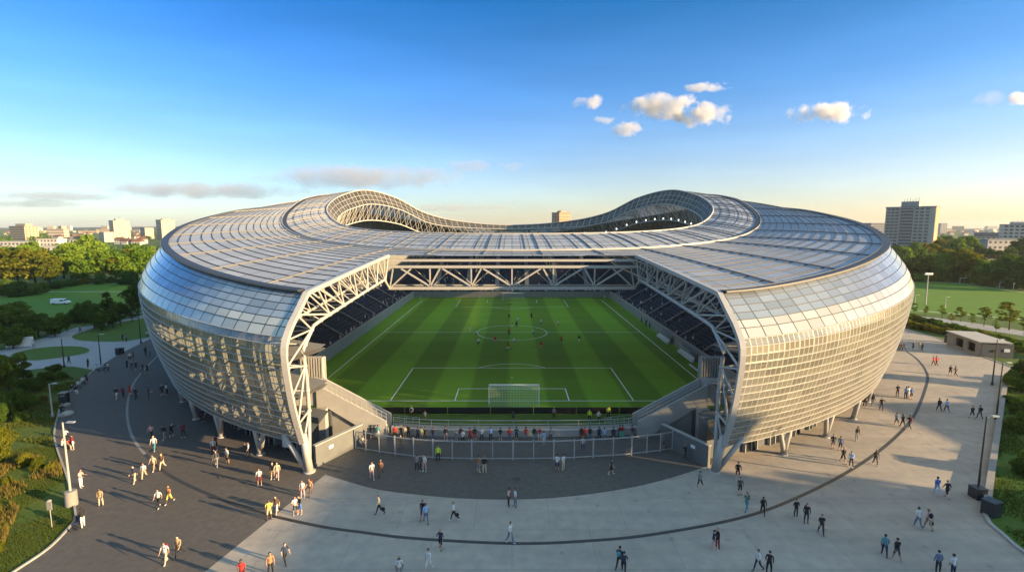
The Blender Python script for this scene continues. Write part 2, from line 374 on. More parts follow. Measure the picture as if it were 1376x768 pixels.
def strip(name, line, w, m, z, parent=None):
    b = MB(); L_ = []; R_ = []
    for i, p in enumerate(line):
        t = (Vector(line[min(i + 1, len(line) - 1)]) - Vector(line[max(i - 1, 0)])); t.z = 0; t.normalize(); x = Vector((-t.y, t.x, 0)) * w / 2
        L_.append((p[0] + x.x, p[1] + x.y, z)); R_.append((p[0] - x.x, p[1] - x.y, z))
    for i in range(len(line) - 1): b.face([R_[i], R_[i + 1], L_[i + 1], L_[i]])
    o = b.build(name, m, parent)
    return o
# ================================================================== STADIUM
AL, AR, BB, YC = 72.2, 77.7, 90.2, 131.0
NX, NY = 21.0, 84.0            # notch: |x| < NX, y < NY
ZLIP = [(0, 18.2), (17, 18.3), (22, 18.6), (30, 19.5), (36, 20.3), (43, 21.3), (50, 22.2), (57, 23.1), (65, 24.6), (79, 27.2), (93, 29.7), (115, 31.5), (140, 28), (180, 21)]
ZSEAM = [(0, 20.4), (20, 20.6), (31, 21.1), (47, 22.4), (58, 24.0), (70, 26.2), (85, 29.8), (97, 33.0), (115, 35.0), (140, 31.5), (160, 26), (180, 23.2)]
ZIN = [(0, 23.2), (33, 23.7), (54, 25.2), (70, 28.3), (85, 31.3), (101, 34.6), (116, 36.6), (131, 34.6), (144, 29.6), (158, 26.8), (180, 25.3)]
ZBASE = [(0, 3.3), (16, 3.3), (30, 3.4), (60, 3.6), (180, 3.6)]
ST_ = [(0.0, 2.7, 2.7, 131), (0.31, 1.0, 1.0, 131), (0.67, 0, 0, 131), (0.80, 0.35, 1.2, 131), (0.89, 0.9, 3.0, 131.2), (1.0, 2.0, 5.2, 131.5)]
def cr(a, b, c, d, t): return 0.5 * ((2*b) + (c - a) * t + (2*a - 5*b + 4*c - d) * t*t + (3*b - a - 3*c + d) * t**3)
def station(u):                # u 0..1 base to lip -> f, da, db, yc
    k = len(ST_) - 1; x = u * k; i = min(int(x), k - 1); t = x - i
    q = [ST_[min(max(i + j, 0), k)] for j in (-1, 0, 1, 2)]
    return [cr(q[0][n], q[1][n], q[2][n], q[3][n], t) for n in range(4)]
def shell_pt(phi, u, out=0.0):
    f, da, db, yc = station(u); a = (AL if phi < 0 else AR) - da + out; p = R(phi)
    z0 = interp(ZBASE, phi); z = z0 + f * (interp(ZLIP, phi) - z0)
    return Vector((a * math.sin(p), yc - (BB - db + out) * math.cos(p), z))
def ell(phi, inset, z):
    a = (AL if phi < 0 else AR) - inset; p = R(phi)
    return Vector((a * math.sin(p), YC - (BB - inset) * math.cos(p), z))
RING = [((70.2, 75.7), 85, 131.5, ZLIP), ((61, 66), 50, 143, ZSEAM), ((53, 57.5), 38, 148, ZIN)]
def ring_pt(phi, k, dout=0.0):
    (l, r), b, yc, tab = RING[k]; p = R(phi); a = (l if phi < 0 else r) + dout
    return Vector((a * math.sin(p), yc - (b + dout) * math.cos(p), interp(tab, phi)))
def roof_pt(phi, s, up=0.0):
    k = 0 if s < 1 else 1; t = s - k
    p = ring_pt(phi, k).lerp(ring_pt(phi, k + 1), t)
    p.z += up + (0.15 if k == 0 else 0.25) * math.sin(PI * t)
    return p
def in_notch(p): return abs(p.x) < NX and p.y < NY
def clip(o, notch=True, roof=False):
    bm = bmesh.new(); bm.from_mesh(o.data)
    planes = [((NX, 0, 0), (1, 0, 0)), ((-NX, 0, 0), (1, 0, 0))] + ([((0, NY, 0), (0, 1, 0))] if roof else [])
    for co, no in planes:
        bmesh.ops.bisect_plane(bm, geom=bm.verts[:] + bm.edges[:] + bm.faces[:], plane_co=co, plane_no=no, dist=1e-4)
    dead = [f for f in bm.faces if in_notch(f.calc_center_median())]
    bmesh.ops.delete(bm, geom=dead, context='FACES')
    bm.to_mesh(o.data); bm.free()

stadium = thing('stadium', 'vast oval football stadium of glass and white steel with an open truss gateway', 'stadium', (0, 0, 0))
# ---- facade
ROWS = [0, .052, .106, .162, .218, .276, .34] + [(.34 + .66 * i / 15) for i in range(1, 16)]
def arc_profile(phi):
    us = [i / 60 for i in range(61)]; ps = [shell_pt(phi, 1 - u) for u in us]
    d = [0]
    for i in range(60): d.append(d[-1] + (ps[i + 1] - ps[i]).length)
    def at(fr):
        t = fr * d[-1]
        for i in range(60):
            if d[i + 1] >= t: return 1 - (us[i] + (us[i + 1] - us[i]) * (t - d[i]) / max(1e-6, d[i + 1] - d[i]))
        return 0.0
    return at
NCOL = 112
for sgn in (-1, 1):
    b = MB(); grid = []
    for c in range(NCOL + 1):
        phi = sgn * (12 + 168 * c / NCOL); at = arc_profile(phi)
        grid.append([shell_pt(phi, at(r)) for r in ROWS])
    for c in range(NCOL):
        for r in range(len(ROWS) - 1):
            q = [grid[c][r], grid[c][r + 1], grid[c + 1][r + 1], grid[c + 1][r]]
            uv = [(c, r), (c, r + 1), (c + 1, r + 1), (c + 1, r)]
            if sgn > 0: q.reverse(); uv.reverse()
            q.reverse(); uv.reverse()
            b.face(q, 0 if r < 4 else 1 if r < 6 else 2, uv)
    o = b.build('facade', [M['fac_upper'], M['fac_glare'], M['fac_lower']], stadium)
    clip(o)
    # horizontal white louvres on the lower glass, dark joints higher up
    for r in range(1, len(ROWS)):
        pts = [grid[c][r] for c in range(NCOL + 1)]
        out = []
        for c, p in enumerate(pts):
            n = Vector((p.x, (p.y - YC), 0)).normalized()
            out.append(p + n * (0.07 if r >= 6 else 0.02))
        keep = [p for p in out if not in_notch(p)]
        i0 = next(i for i, p in enumerate(out) if not in_notch(p))
        if i0 > 0:
            a, d = out[i0 - 1], out[i0]; t = (NX - abs(a.x)) / (abs(d.x) - abs(a.x)); keep.insert(0, a.lerp(d, t))
        s = MB(); s.rail(keep, 0.12 if r >= 6 else 0.06, 0.055 if r >= 6 else 0.06)
        s.build('louvre' if r >= 6 else 'glazing_joint', M['steel'] if r >= 6 else (M['gutter'] if sgn < 0 or True else M['steel']), stadium)
    # soffit, ground-floor wall, doors, columns
    s = MB(); w = MB(); phis = [sgn * (15 + 165 * c / 80) for c in range(81)]
    for p0, p1 in zip(phis, phis[1:]):
        e0, e1 = shell_pt(p0, 0), shell_pt(p1, 0); i0, i1 = ell(p0, 9.2, e0.z + .7), ell(p1, 9.2, e1.z + .7)
        q = [e0, e1, i1, i0]
        s.face(q if sgn < 0 else q[::-1])
        f = [ell(p0, 6.4, 0), ell(p1, 6.4, 0), ell(p1, 6.4, 4.4), ell(p0, 6.4, 4.4)]
        w.face(f if sgn > 0 else f[::-1])
    so = s.build('soffit', M['wall_grey'], stadium); wo = w.build('ground_floor_wall', M['wall_dark'], stadium)
    clip(so); clip(wo)
    for k in range(22):
        phi = sgn * (22 + 3.2 * k); c = ell(phi, 6.2, 1.35); nxt = ell(phi + 0.5, 6.2, 1.35); an = math.atan2(nxt.y - c.y, nxt.x - c.x)
        d = MB(); d.box(c, (1.8, 0.3, 2.7), an)
        dd = d.build('entrance_door', M['door_glass'], stadium)
        fr = MB()
        for dx in (-0.95, 0, 0.95):
            fr.box((c.x + dx * math.cos(an), c.y + dx * math.sin(an), 1.38), (0.1, 0.42, 2.76), an)
        fr.box((c.x, c.y, 2.76), (2.0, 0.44, 0.12), an)
        fr.build('frame', M['galv'], dd)
    a_, p = 17.2, []
    phi = 24.0
    while phi < 120:
        p.append(phi); phi += 6.6 if phi < 60 else 5.6
    for phi in p:
        foot = ell(sgn * phi, 3.9, 0); top = ell(sgn * phi, 3.1, 4.1)
        c = MB(); c.tube([foot, top], [0.30, 0.24], 12)
        if phi < 32:
            t2 = ell(sgn * (phi - 1.7), 3.0, 4.0); c.tube([foot + Vector((0, 0, .4)), t2], [0.26, 0.22], 10)
        c.lathe([(0.5, 0), (0.5, 0.06), (0.42, 0.1)], 14, (foot.x, foot.y, 0.0))
        c.build('column', M['steel'], stadium, True)
    for k in range(26):
        phi = sgn * (17.5 + 1.9 * k); f_ = MB(); pin = [shell_pt(phi, .02 + .6 * i / 10) for i in range(11)]
        dr = Vector((math.sin(R(phi)), -math.cos(R(phi)), 0)); tg = Vector((dr.y, -dr.x, 0)) * .09
        for i in range(10):
            a, d = pin[i] - dr * .55, pin[i + 1] - dr * .55; a2, d2 = a - dr * .75, d - dr * .75
            f_.face([a + tg, d + tg, d2 + tg, a2 + tg]); f_.face([a2 - tg, d2 - tg, d - tg, a - tg]); f_.face([a - tg, d - tg, d + tg, a + tg]); f_.face([a2 + tg, d2 + tg, d2 - tg, a2 - tg])
        if abs(pin[0].x) > NX + 1.2: f_.build('inner_fin', M['concrete'], stadium)
    for zf in (7.6, 11.8):
        f_ = MB()
        for c in range(70):
            p0, p1 = sgn * (19 + 2 * c), sgn * (21 + 2 * c)
            q = [ell(p0, 2.6, zf), ell(p1, 2.6, zf), ell(p1, 9.2, zf), ell(p0, 9.2, zf)]
            f_.face(q if sgn < 0 else q[::-1]); f_.face([Vector((v.x, v.y, zf - .4)) for v in (q[::-1] if sgn < 0 else q)])
            e_ = [ell(p0, 2.6, zf - .4), ell(p1, 2.6, zf - .4), ell(p1, 2.6, zf), ell(p0, 2.6, zf)]; f_.face(e_ if sgn > 0 else e_[::-1])
        fo = f_.build('gallery_floor', M['concrete_mid'], stadium); clip(fo)
# glazed reveal band between wall and soffit on the sunlit side
s = MB()
for c in range(12, 30):
    p0, p1 = 18 + 1.6 * c, 18 + 1.6 * (c + 1)
    s.face([ell(p0, 6.0, 2.95), ell(p1, 6.0, 2.95), ell(p1, 6.0, 4.0), ell(p0, 6.0, 4.0)])
s.build('transom_window', M['fac_lower'], stadium)

# ---- roof
NPH = 240
def roof_zone(name, s0, s1, nr, m, uscale):
    b = MB()
    for i in range(NPH):
        p0, p1 = -180 + 360 * i / NPH, -180 + 360 * (i + 1) / NPH
        if i == NPH - 1: p1 = 179.999
        if i == 0: p0 = -179.999
        for r in range(nr):
            a, d = s0 + (s1 - s0) * r / nr, s0 + (s1 - s0) * (r + 1) / nr
            q = [roof_pt(p0 if p0 else 1e-6, a), roof_pt(p1 if p1 else -1e-6, a), roof_pt(p1 if p1 else -1e-6, d), roof_pt(p0 if p0 else 1e-6, d)]
            u0, u1 = i / uscale, (i + 1) / uscale
            b.face(q, 0, [(u0, r), (u1, r), (u1, r + 1), (u0, r + 1)])
    o = b.build(name, m, stadium); clip(o, roof=True)
    return o
roof_zone('outer_roof', 0, 1, 14, M['roof_glass'], 2)
roof_zone('inner_roof', 1, 2, 6, M['roof_glass_inner'], 1)
def segs(pts, closed=False):
    """split a polyline where it enters the notch"""
    out, cur = [], []
    for p in pts:
        if in_notch(p):
            if len(cur) > 1: out.append(cur)
            cur = []
        else: cur.append(p)
    if len(cur) > 1: out.append(cur)
    return out
for k in range(40):                                     # raised radial ribs
    phi = -180 + 4.5 + 9 * k
    for sg in segs([roof_pt(phi, 0.0 + 2.0 * i / 60, 0.12) for i in range(61)]):
        s = MB(); s.rail(sg, 0.11, 0.18); s.build('radial_rib', M['rib_pale'], stadium)
for k in range(80):                                     # slim ribs of the inner zone
    phi = -180 + 2.25 + 4.5 * k
    if abs((phi - (-175.5)) % 9) < 0.1: continue
    s = MB(); s.rail([roof_pt(phi, 1.02 + 0.97 * i / 20, 0.06) for i in range(21)], 0.07, 0.12); s.build('slim_rib', M['rib_pale'], stadium)
for k in list(range(1, 14)) + [15.2, 16.4, 17.6, 18.8]:           # purlins running round
    sv = k / 14 if k < 14 else 1 + (k - 14) / 6
    pts = [roof_pt(-180 + 360 * i / 240 + 0.02, sv, 0.06) for i in range(241)]
    s = MB()
    for sg in segs(pts): s.rail(sg, 0.05, 0.08)
    s.build('purlin', M['rib'], stadium)
s = MB(); e = MB()
ring0 = [ring_pt(-180 + 1.5 * i + 0.01, 0) for i in range(241)]
for sg in segs([p + Vector((0, 0, 0.12)) for p in ring0]): s.rail(sg, 0.85, 0.26)
s.build('gutter', M['gutter'], stadium)
for dd_, zz in ((0.55, 0.16), (-0.5, 0.22)):
    for sg in segs([ring_pt(-180 + 1.5 * i + 0.01, 0, dd_) + Vector((0, 0, zz)) for i in range(241)]): e.rail(sg, 0.06, 0.12)
e.build('gutter_edge', M['rib_pale'], stadium)
s = MB()
for sg in segs([ring_pt(-180 + 1.5 * i + 0.01, 1) + Vector((0, 0, .2)) for i in range(241)]): s.rail(sg, 0.8, 0.2)
s.build('ring_gutter', M['gutter'], stadium)
s = MB(); s.rail([ring_pt(-180 + 1.5 * i, 1, 0.7) + Vector((0, 0, .22)) for i in range(240)], 0.16, 0.34, closed=True)
s.build('ring_flashing', M['steel'], stadium)
# ---- opening: crest edge, lining, mid chord, lattice ring, lower chord
D1 = [(0, .9), (60, 2.4), (110, 4.4), (140, 3.6), (160, 2.0), (180, 1.3)]
D2 = [(0, 1.4), (60, 3.4), (110, 5.2), (140, 4.2), (160, 2.2), (180, 1.6)]
def crest(p): return ring_pt(p, 2)
def midc(p): q = ring_pt(p, 2, -2.6); q.z -= interp(D1, p); return q
def lowc(p): q = ring_pt(p, 2, -0.6); q.z -= interp(D1, p) + interp(D2, p); return q
PH = [-180 + 2.5 * i + 0.001 for i in range(144)]
s = MB(); s.tube([crest(p) + Vector((0, 0, .15)) for p in PH], 0.2, 8, closed=True); s.build('crest_edge', M['steel'], stadium, True)
s = MB(); s.tube([midc(p) for p in PH], 0.17, 8, closed=True); s.build('middle_chord', M['steel'], stadium, True)
s = MB(); s.tube([lowc(p) for p in PH], 0.2, 8, closed=True); s.build('lower_chord', M['steel'], stadium, True)
s = MB()
for i, p in enumerate(PH):
    q = PH[(i + 1) % len(PH)]
    for r in range(3):
        a0, a1 = crest(p).lerp(midc(p), r / 3), crest(q).lerp(midc(q), r / 3)
        c0, c1 = crest(p).lerp(midc(p), (r + 1) / 3), crest(q).lerp(midc(q), (r + 1) / 3)
        s.face([a0, a1, c1, c0], 0, [(i, r), (i + 1, r), (i + 1, r + 1), (i, r + 1)])
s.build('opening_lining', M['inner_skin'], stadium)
s = MB()
for i, p in enumerate(PH):
    q = PH[(i + 1) % len(PH)]
    A, B_, C_, D_ = midc(p), midc(q), lowc(p), lowc(q)
    s.tube([A, D_], 0.085, 5, cap=False); s.tube([C_, B_], 0.085, 5, cap=False)
    if i % 2 == 0:
        s.tube([A, C_], 0.11, 5, cap=False); s.tube([crest(p), A], 0.10, 5, cap=False)
    back = ring_pt(p, 2, 3.0); back.z -= interp(D1, p) + interp(D2, p) * .75
    s.tube([C_, back], 0.08, 5, cap=False); s.tube([back, midc(q)], 0.06, 5, cap=False)
s.build('ring_lattice', M['steel'], stadium)
for k in range(21):                                     # floodlights under the right-hand lip
    p = 66 + 4.3 * k; c = lowc(p); c.z += 0.55
    n = (Vector((0, 148, c.z)) - c).normalized()
    s = MB(); s.tube([c, c + n * 0.35], [0.16, 0.3], 10); h = s.build('floodlight', M['dark'], stadium)
    s = MB(); s.tube([c + n * 0.36, c + n * 0.42], 0.27, 10); s.build('lens', M['flood'], h)
# ---- roof trusses under the lining
s_all = []
for k in range(30):
    phi = -180 + 6 + 12 * k
    top = [p for p in (roof_pt(phi, 0.08 + 1.9 * i / 14, -0.9) for i in range(15)) if not (abs(p.x) < NX + 1 and p.y < NY + 1)]
    if len(top) < 4: continue
    s = MB(); bot = [p - Vector((0, 0, 2.4)) for p in top]
    s.tube(bot, 0.14, 6); s.tube(top, 0.12, 6)
    for i in range(len(top) - 1): s.tube([top[i], bot[i + 1]] if i % 2 else [bot[i], top[i + 1]], 0.08, 5, cap=False)
    s.build('roof_truss', M['steel_dull'], stadium)

# ---- gateway: side trusses following the shell at x = +-21
def side_profile(x):
    pts = []
    for i in range(41):
        u = i / 40; f, da, db, yc = station(u); a = (AL if x < 0 else AR) - da
        phi = math.degrees(math.asin(abs(x) / a)) * (1 if x > 0 else -1); p = shell_pt(phi, u); pts.append(Vector((x, p.y, p.z)))
    for i in range(1, 60):
        sv = i / 60; lo, hi = 0.0, 89.0
        for _ in range(30):
            mid = (lo + hi) / 2
            if abs(roof_pt(mid * (1 if x > 0 else -1), sv).x) < abs(x): lo = mid
            else: hi = mid
        p = roof_pt(lo * (1 if x > 0 else -1), sv)
        if p.y > NY: break
        if p.y > pts[-1].y + 0.3: pts.append(Vector((x, p.y, p.z)))
    return pts
def resample(pts, n):
    d = [0]
    for a, c in zip(pts, pts[1:]): d.append(d[-1] + (c - a).length)
    out = []
    for k in range(n + 1):
        t = d[-1] * k / n
        for i in range(len(pts) - 1):
            if d[i + 1] >= t - 1e-6:
                out.append(pts[i].lerp(pts[i + 1], (t - d[i]) / max(1e-6, d[i + 1] - d[i]))); break
    return out
BEAM_T, BEAM_B = 18.9, 14.5
for sgn in (-1, 1):
    prof = side_profile(sgn * NX)
    outer = resample(prof, 80)
    def inward(x):
        res = []
        for i, p in enumerate(outer):
            t = (outer[min(i + 2, 80)] - outer[max(i - 2, 0)]).normalized(); n = Vector((0, t.z, -t.y))
            dep = 3.7 if i > 6 else 1.6 + 2.1 * i / 6
            res.append(Vector((x, p.y, p.z)) + n * dep)
        return resample([res[i] for i in range(3, 81, 6)] + [Vector((x, NY, BEAM_B))], 80)
    inn = inward(sgn * NX)
    x2 = sgn * (NX + 3.4)
    off = Vector((0, 0, -0.35))
    tr = MB()
    tr.tube([p + Vector((0, .15, -.2)) for p in outer], 0.2, 10)
    tr.tube(inn, 0.2, 10)
    for k in range(18):
        for q in (inn[min(80, int(80 * k / 17))], outer[min(80, int(80 * k / 17))] + Vector((0, .15, -.2))): tr.ball(q, .27, 0, 8, 6)
    T = tr.build('gateway_truss', M['steel'], stadium, True)
    rearp = resample(side_profile(x2), 80)
    o2 = []; i2 = []
    for i, p in enumerate(rearp):
        t = (rearp[min(i + 2, 80)] - rearp[max(i - 2, 0)]).normalized(); n = Vector((0, t.z, -t.y))
        o2.append(p + n * .55); i2.append(p + n * (4.0 if i > 6 else 1.8 + 2.2 * i / 6))
    i2 = resample([i2[i] for i in range(3, 81, 6)] + [Vector((x2, NY, BEAM_B + .2))], 80)
    c2 = MB(); c2.tube(o2, 0.16, 8); c2.tube(i2, 0.16, 8)
    NB = 17
    for k in range(NB):
        i0, i1 = int(80 * k / NB), int(80 * (k + 1) / NB)
        s = MB(); s.tube([outer[i0], inn[i1]] if k % 2 else [inn[i0], outer[i1]], 0.115, 8, cap=False)
        if k % 2 == 0: s.tube([outer[i0], inn[i0]], 0.1, 8, cap=False)
        s.build('brace', M['steel'], T, True)
        c2.tube([o2[i0], i2[i1]] if k % 2 == 0 else [i2[i0], o2[i1]], 0.09, 6, cap=False)
        c2.tube([inn[i0], i2[i0]], 0.08, 6, cap=False); c2.tube([inn[i0], o2[i1]], 0.06, 6, cap=False); c2.tube([outer[i0], o2[i0]], 0.07, 6, cap=False)
    c2.build('rear_lattice', M['steel'], T, True)
    tm = MB()                                           # white trim along the cut edge
    for i in range(80):
        p, q = outer[i], outer[i + 1]
        def nrm(i_):
            t = (outer[min(i_ + 1, 80)] - outer[max(i_ - 1, 0)]).normalized(); return Vector((0, -t.z, t.y))
        n0, n1 = nrm(i), nrm(i + 1); X = Vector((-sgn * 0.18, 0, 0)); X2 = Vector((sgn * 0.35, 0, 0))
        a0, a1 = p + n0 * .16, q + n1 * .16; b0, b1 = p - n0 * .16, q - n1 * .16
        for quad in ([a0 + X, a1 + X, b1 + X, b0 + X], [a0 + X2, a1 + X2, a1 + X, a0 + X], [b0 + X, b1 + X, b1 + X2, b0 + X2], [b0 + X2, b1 + X2, a1 + X2, a0 + X2]):
            tm.face(quad if sgn > 0 else quad[::-1])
    tm.build('edge_trim', M['steel'], stadium)
    # gateway leg: a V of two struts on a pad
    foot = Vector((sgn * 20.8, 48.2, 0)); L_ = MB()
    L_.tube([foot, Vector((sgn * 21, outer[0].y, outer[0].z + 1.0))], [0.42, 0.36], 12)
    L_.tube([foot + Vector((sgn * .3, 0, .2)), Vector((sgn * 23.2, outer[0].y + .5, outer[0].z + .7))], [0.26, 0.24], 10)
    L_.tube([foot + Vector((0, 0.1, .6)), inn[0]], [0.2, 0.2], 8)
    L_.lathe([(0.6, 0), (0.6, 0.1), (0.46, 0.14)], 14, tuple(foot))
    L_.build('gateway_leg', M['steel'], stadium, True)
# ---- gateway beam
def beam(Y, rt, parent, main):
    tr = MB()
    if main:
        tr.rail([(-NX - .2, Y, BEAM_T - 0.72), (NX + .2, Y, BEAM_T - 0.72)], 0.5, 0.42)
        tr.rail([(-NX - .2, Y, BEAM_B), (NX + .2, Y, BEAM_B)], 0.5, 0.48)
        return tr.build('gateway_beam', M['steel'], parent)
    tr.tube([(-NX, Y, BEAM_T - 1.2), (NX, Y, BEAM_T - 1.2)], rt, 8); tr.tube([(-NX, Y, BEAM_B + .1), (NX, Y, BEAM_B + .1)], rt, 8)
    for x in (-14.0, -6.95, 0.0, 7.05, 14.1):
        tr.tube([(x, Y, BEAM_B + .1), (x + 3.5, Y, BEAM_T - 1.2)], .08, 6); tr.tube([(x, Y, BEAM_B + .1), (x - 3.5, Y, BEAM_T - 1.2)], .08, 6); tr.tube([(x, NY + .1, BEAM_B), (x, Y, BEAM_B + .1)], .08, 6)
    return tr.build('rear_beam', M['steel_dull'], parent)
BM = beam(NY + .1, .3, stadium, True)
RB = beam(NY + 3.4, .16, BM, False)
nodes = [-14.0, -6.95, 0.0, 7.05, 14.1]
for i, x in enumerate(nodes):
    for kind, top in (('v', x), ('l', x - (4.9 if i <= 2 else 1.7)), ('r', x + (4.9 if i >= 2 else 1.7))):
        s = MB(); s.rail([(x, NY + .1, BEAM_B + .3), (top, NY + .1, BEAM_T - 1.05)], 0.26 if kind != 'v' else .22, 0.26)
        s.build('brace', M['steel'], BM)
for sx in (-1, 1):
    s = MB(); s.rail([(sx * 20.9, NY + .1, BEAM_B), (sx * 17.2, NY + .1, BEAM_T - 1.05)], .24, .24); s.rail([(sx * 20.9, NY + .1, BEAM_B), (sx * 20.3, NY + .1, BEAM_T - 1.05)], .2, .2)
    s.build('brace', M['steel'], BM)
s = MB()                                                # roof fascia over the beam
fz = roof_pt(0.01, 0.75).z
s.box((0, NY - .1, 19.25), (2 * NX + .6, 0.3, 0.34)); s.box((0, NY + 0.3, 19.36), (2 * NX, 0.7, 0.16)); s.build('fascia', M['steel'], stadium)

# ---- seating bowl
def bowl_limit(x):                                      # smallest y a row at |x| may start at, inside the shell
    a = AL - 9; t = min(0.999, abs(x) / a); return YC - (BB - 9) * math.sqrt(1 - t * t)
seats = MB(); NROW = 27
for sgn in (-1, 1):
    st = MB()
    for r in range(NROW):
        x0, x1 = 36.4 + .85 * r, 36.4 + .85 * (r + 1); z = 0.9 + 0.5 * r
        y0 = max(70.5, bowl_limit(x1) + 3); y1 = min(180.0, 2 * YC - bowl_limit(x1))
        if y1 - y0 < 4: continue
        st.box((sgn * (x0 + x1) / 2, (y0 + y1) / 2, (z - 1) / 2), (0.85, y1 - y0, z + 1))
        y = y0 + .4
        while y < y1 - .4:
            if (y - 64) % 13 > 1.3:
                cx = sgn * (x0 + .5)
                n = len(seats.v)
                seats.mesh_faces([(cx - sgn * .2, y, z + .42), (cx - sgn * .2, y + .5, z + .42), (cx + sgn * .22, y + .5, z + .42), (cx + sgn * .22, y, z + .42), (cx + sgn * .28, y, z + .85), (cx + sgn * .28, y + .5, z + .85)], [(0, 1, 2, 3), (3, 2, 5, 4)])
            y += 0.56
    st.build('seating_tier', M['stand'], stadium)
    s = MB(); s.box((sgn * 36.1, 122.3, .15), (0.28, 115.5, 2.3)); s.box((sgn * 36.1, 122.3, 1.34), (0.42, 115.5, .1)); s.build('pitchside_wall', M['concrete'], stadium)
    s = MB(); y = 66
    while y < 180:
        z1 = 0.9 + .5 * NROW; yl = y
        if bowl_limit(48) < y: s.rail([(sgn * 36.6, y + .6, 1.5), (sgn * 50, y + .6, 1.5 + 15.7 * .5)], 0.5, 0.10)
        y += 13
    s.build('aisle_steps', M['concrete_mid'], stadium)
    # shallow rear wall behind the tier
    s = MB()
    for c in range(60):
        p0, p1 = sgn * (28 + 2.2 * c), sgn * (28 + 2.2 * (c + 1))
        q = [ell(p0, 9.3, 0), ell(p1, 9.3, 0), ell(p1, 9.3, 15.5), ell(p0, 9.3, 15.5)]
        s.face(q if sgn < 0 else q[::-1])
    s.build('rear_wall', M['wall_grey'], stadium)
st = MB()
for r in range(NROW):
    y0 = 181.4 + .85 * r; z = .9 + .5 * r; hx = 44 - .4 * r
    st.box((0, y0 + .42, (z - 1) / 2), (2 * hx, .85, z + 1))
    x = -hx
    while x < hx:
        if (x + 60) % 12.4 > 1.4:
            seats.mesh_faces([(x, y0 + .3, z + .42), (x + .5, y0 + .3, z + .42), (x + .5, y0 + .7, z + .42), (x, y0 + .7, z + .42), (x, y0 + .76, z + .85), (x + .5, y0 + .76, z + .85)], [(0, 1, 2, 3), (3, 2, 5, 4)])
        x += .56
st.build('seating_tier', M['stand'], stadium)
so = seats.build('seats', M['seat'], stadium); so['kind'] = 'stuff'
s = MB(); s.box((0, 181.0, .1), (72.5, .3, 2.2)); s.build('pitchside_wall', M['concrete_mid'], stadium)
for x in (-28, -16.5, -5.6, 5.6, 16.5, 28):
    s = MB(); s.rail([(x, 181.2, 1.5), (x, 181.2 + 22, 1.5 + 13)], 1.5, .12); s.build('stairway', M['concrete_mid'], stadium)
# ---- stair wedges, wing walls, pillars and louvred towers either side of the gateway
for sgn in (-1, 1):
    def X(x): return sgn * x
    poly = [(23.0, 6.6), (14.9, 2.1), (14.9, 0.0), (15.9, 0.0), (21.9, 3.85), (23.0, 3.85)]
    for Y0, nm in ((56.2, 'stair_parapet'), (58.6, 'stair_parapet')):
        b = MB(); fr = [(X(x), Y0, z) for x, z in poly]; bk = [(X(x), Y0 + .3, z) for x, z in poly]; n = len(poly)
        if sgn > 0: fr.reverse(); bk.reverse()
        b.mesh_faces(fr + bk, [tuple(range(n)), tuple(range(2 * n - 1, n - 1, -1))] + [(i, n + i, n + (i + 1) % n, (i + 1) % n) for i in range(n)])
        po = b.build(nm, M['concrete'], stadium)
        if Y0 > 57: continue
        rl = MB()
        for z in (0.45, 0.9): rl.tube([(X(23.0), Y0 + .15, 6.6 + z), (X(14.9), Y0 + .15, 2.1 + z)], 0.035, 6)
        for k in range(15):
            t = k / 14; x = 23.0 - 8.1 * t; z = 6.6 - 4.5 * t; rl.tube([(X(x), Y0 + .15, z), (X(x), Y0 + .15, z + .95)], 0.03, 6)
        rl.build('handrail', M['galv'], po)
    b = MB()
    for k in range(24):
        x = 15.0 + 7.9 * k / 24; b.box((X(x + .17), 57.55, (0.7 + 4.6 * k / 24) / 2), (.33, 2.05, 0.7 + 4.6 * k / 24))
    b.build('stair_flight', M['concrete_mid'], stadium)
    b = MB(); b.box((X(25.3), 57.7, 5.3), (4.4, 2.6, 2.6)); b.build('stair_landing', M['concrete'], stadium)
    b = MB(); b.box((X(22.3), 55.6, 1.95), (1.3, 0.9, 3.9)); b.build('stair_pillar', M['concrete'], stadium)
    b = MB(); b.box((X(21.5), 56.35, 1.7), (0.3, 0.25, 3.4)); b.box((X(18.9), 56.7, 1.3), (6.0, .12, 2.6)); b.build('recess_wall', M['wall_dark'], stadium)
    b = MB(); a, c = Vector((X(20.6), 49.2, 0)), Vector((X(17.4), 54.9, 0)); d = c - a; an = math.atan2(d.y, d.x)
    b.box(((a.x + c.x) / 2, (a.y + c.y) / 2, 1.15), (d.length, .35, 2.3), an)
    w = b.build('wing_wall', M['wall_grey'], stadium)
    b = MB(); b.box(((a.x + c.x) / 2, (a.y + c.y) / 2, 2.36), (d.length + .1, .45, .1), an); b.build('coping', M['concrete'], w)
    nn = Vector((-d.y, d.x, 0)).normalized() * (-0.2 if sgn < 0 else 0.2)
    mid = a.lerp(c, .3) + nn; b = MB(); b.box((mid.x, mid.y, 1.5), (.55, .03, .35), an); b.build('notice_plate', M['white'], w)
    b = MB()
    b.box((X(26.2), 55.4, 2.0), (6.4, .5, 4.0)); b.build('gate_side_wall', M['wall_dark'], stadium)
    b = MB()
    for k in range(9): b.box((X(23.7 + .32 * k), 60.4, 6.6), (.17, .9, 4.4))
    b.box((X(25.0), 60.8, 6.6), (3.0, .2, 4.3)); b.build('louvred_tower', M['concrete'], stadium)
b = MB()
poster = ell(-22.5, 6.0, 1.5); b.box(poster, (1.2, .12, 2.4), -0.30); b.build('pale_door', M['white'], stadium)
# ================================================================== GROUND
HOLE = [(-24, 59.6), (24, 59.6), (36.3, 70), (36.3, 181.3), (-36.3, 181.3), (-36.3, 70)]
FAR = 4600
def gp(l, z=0): return [g(x, y, z) for x, y in l]
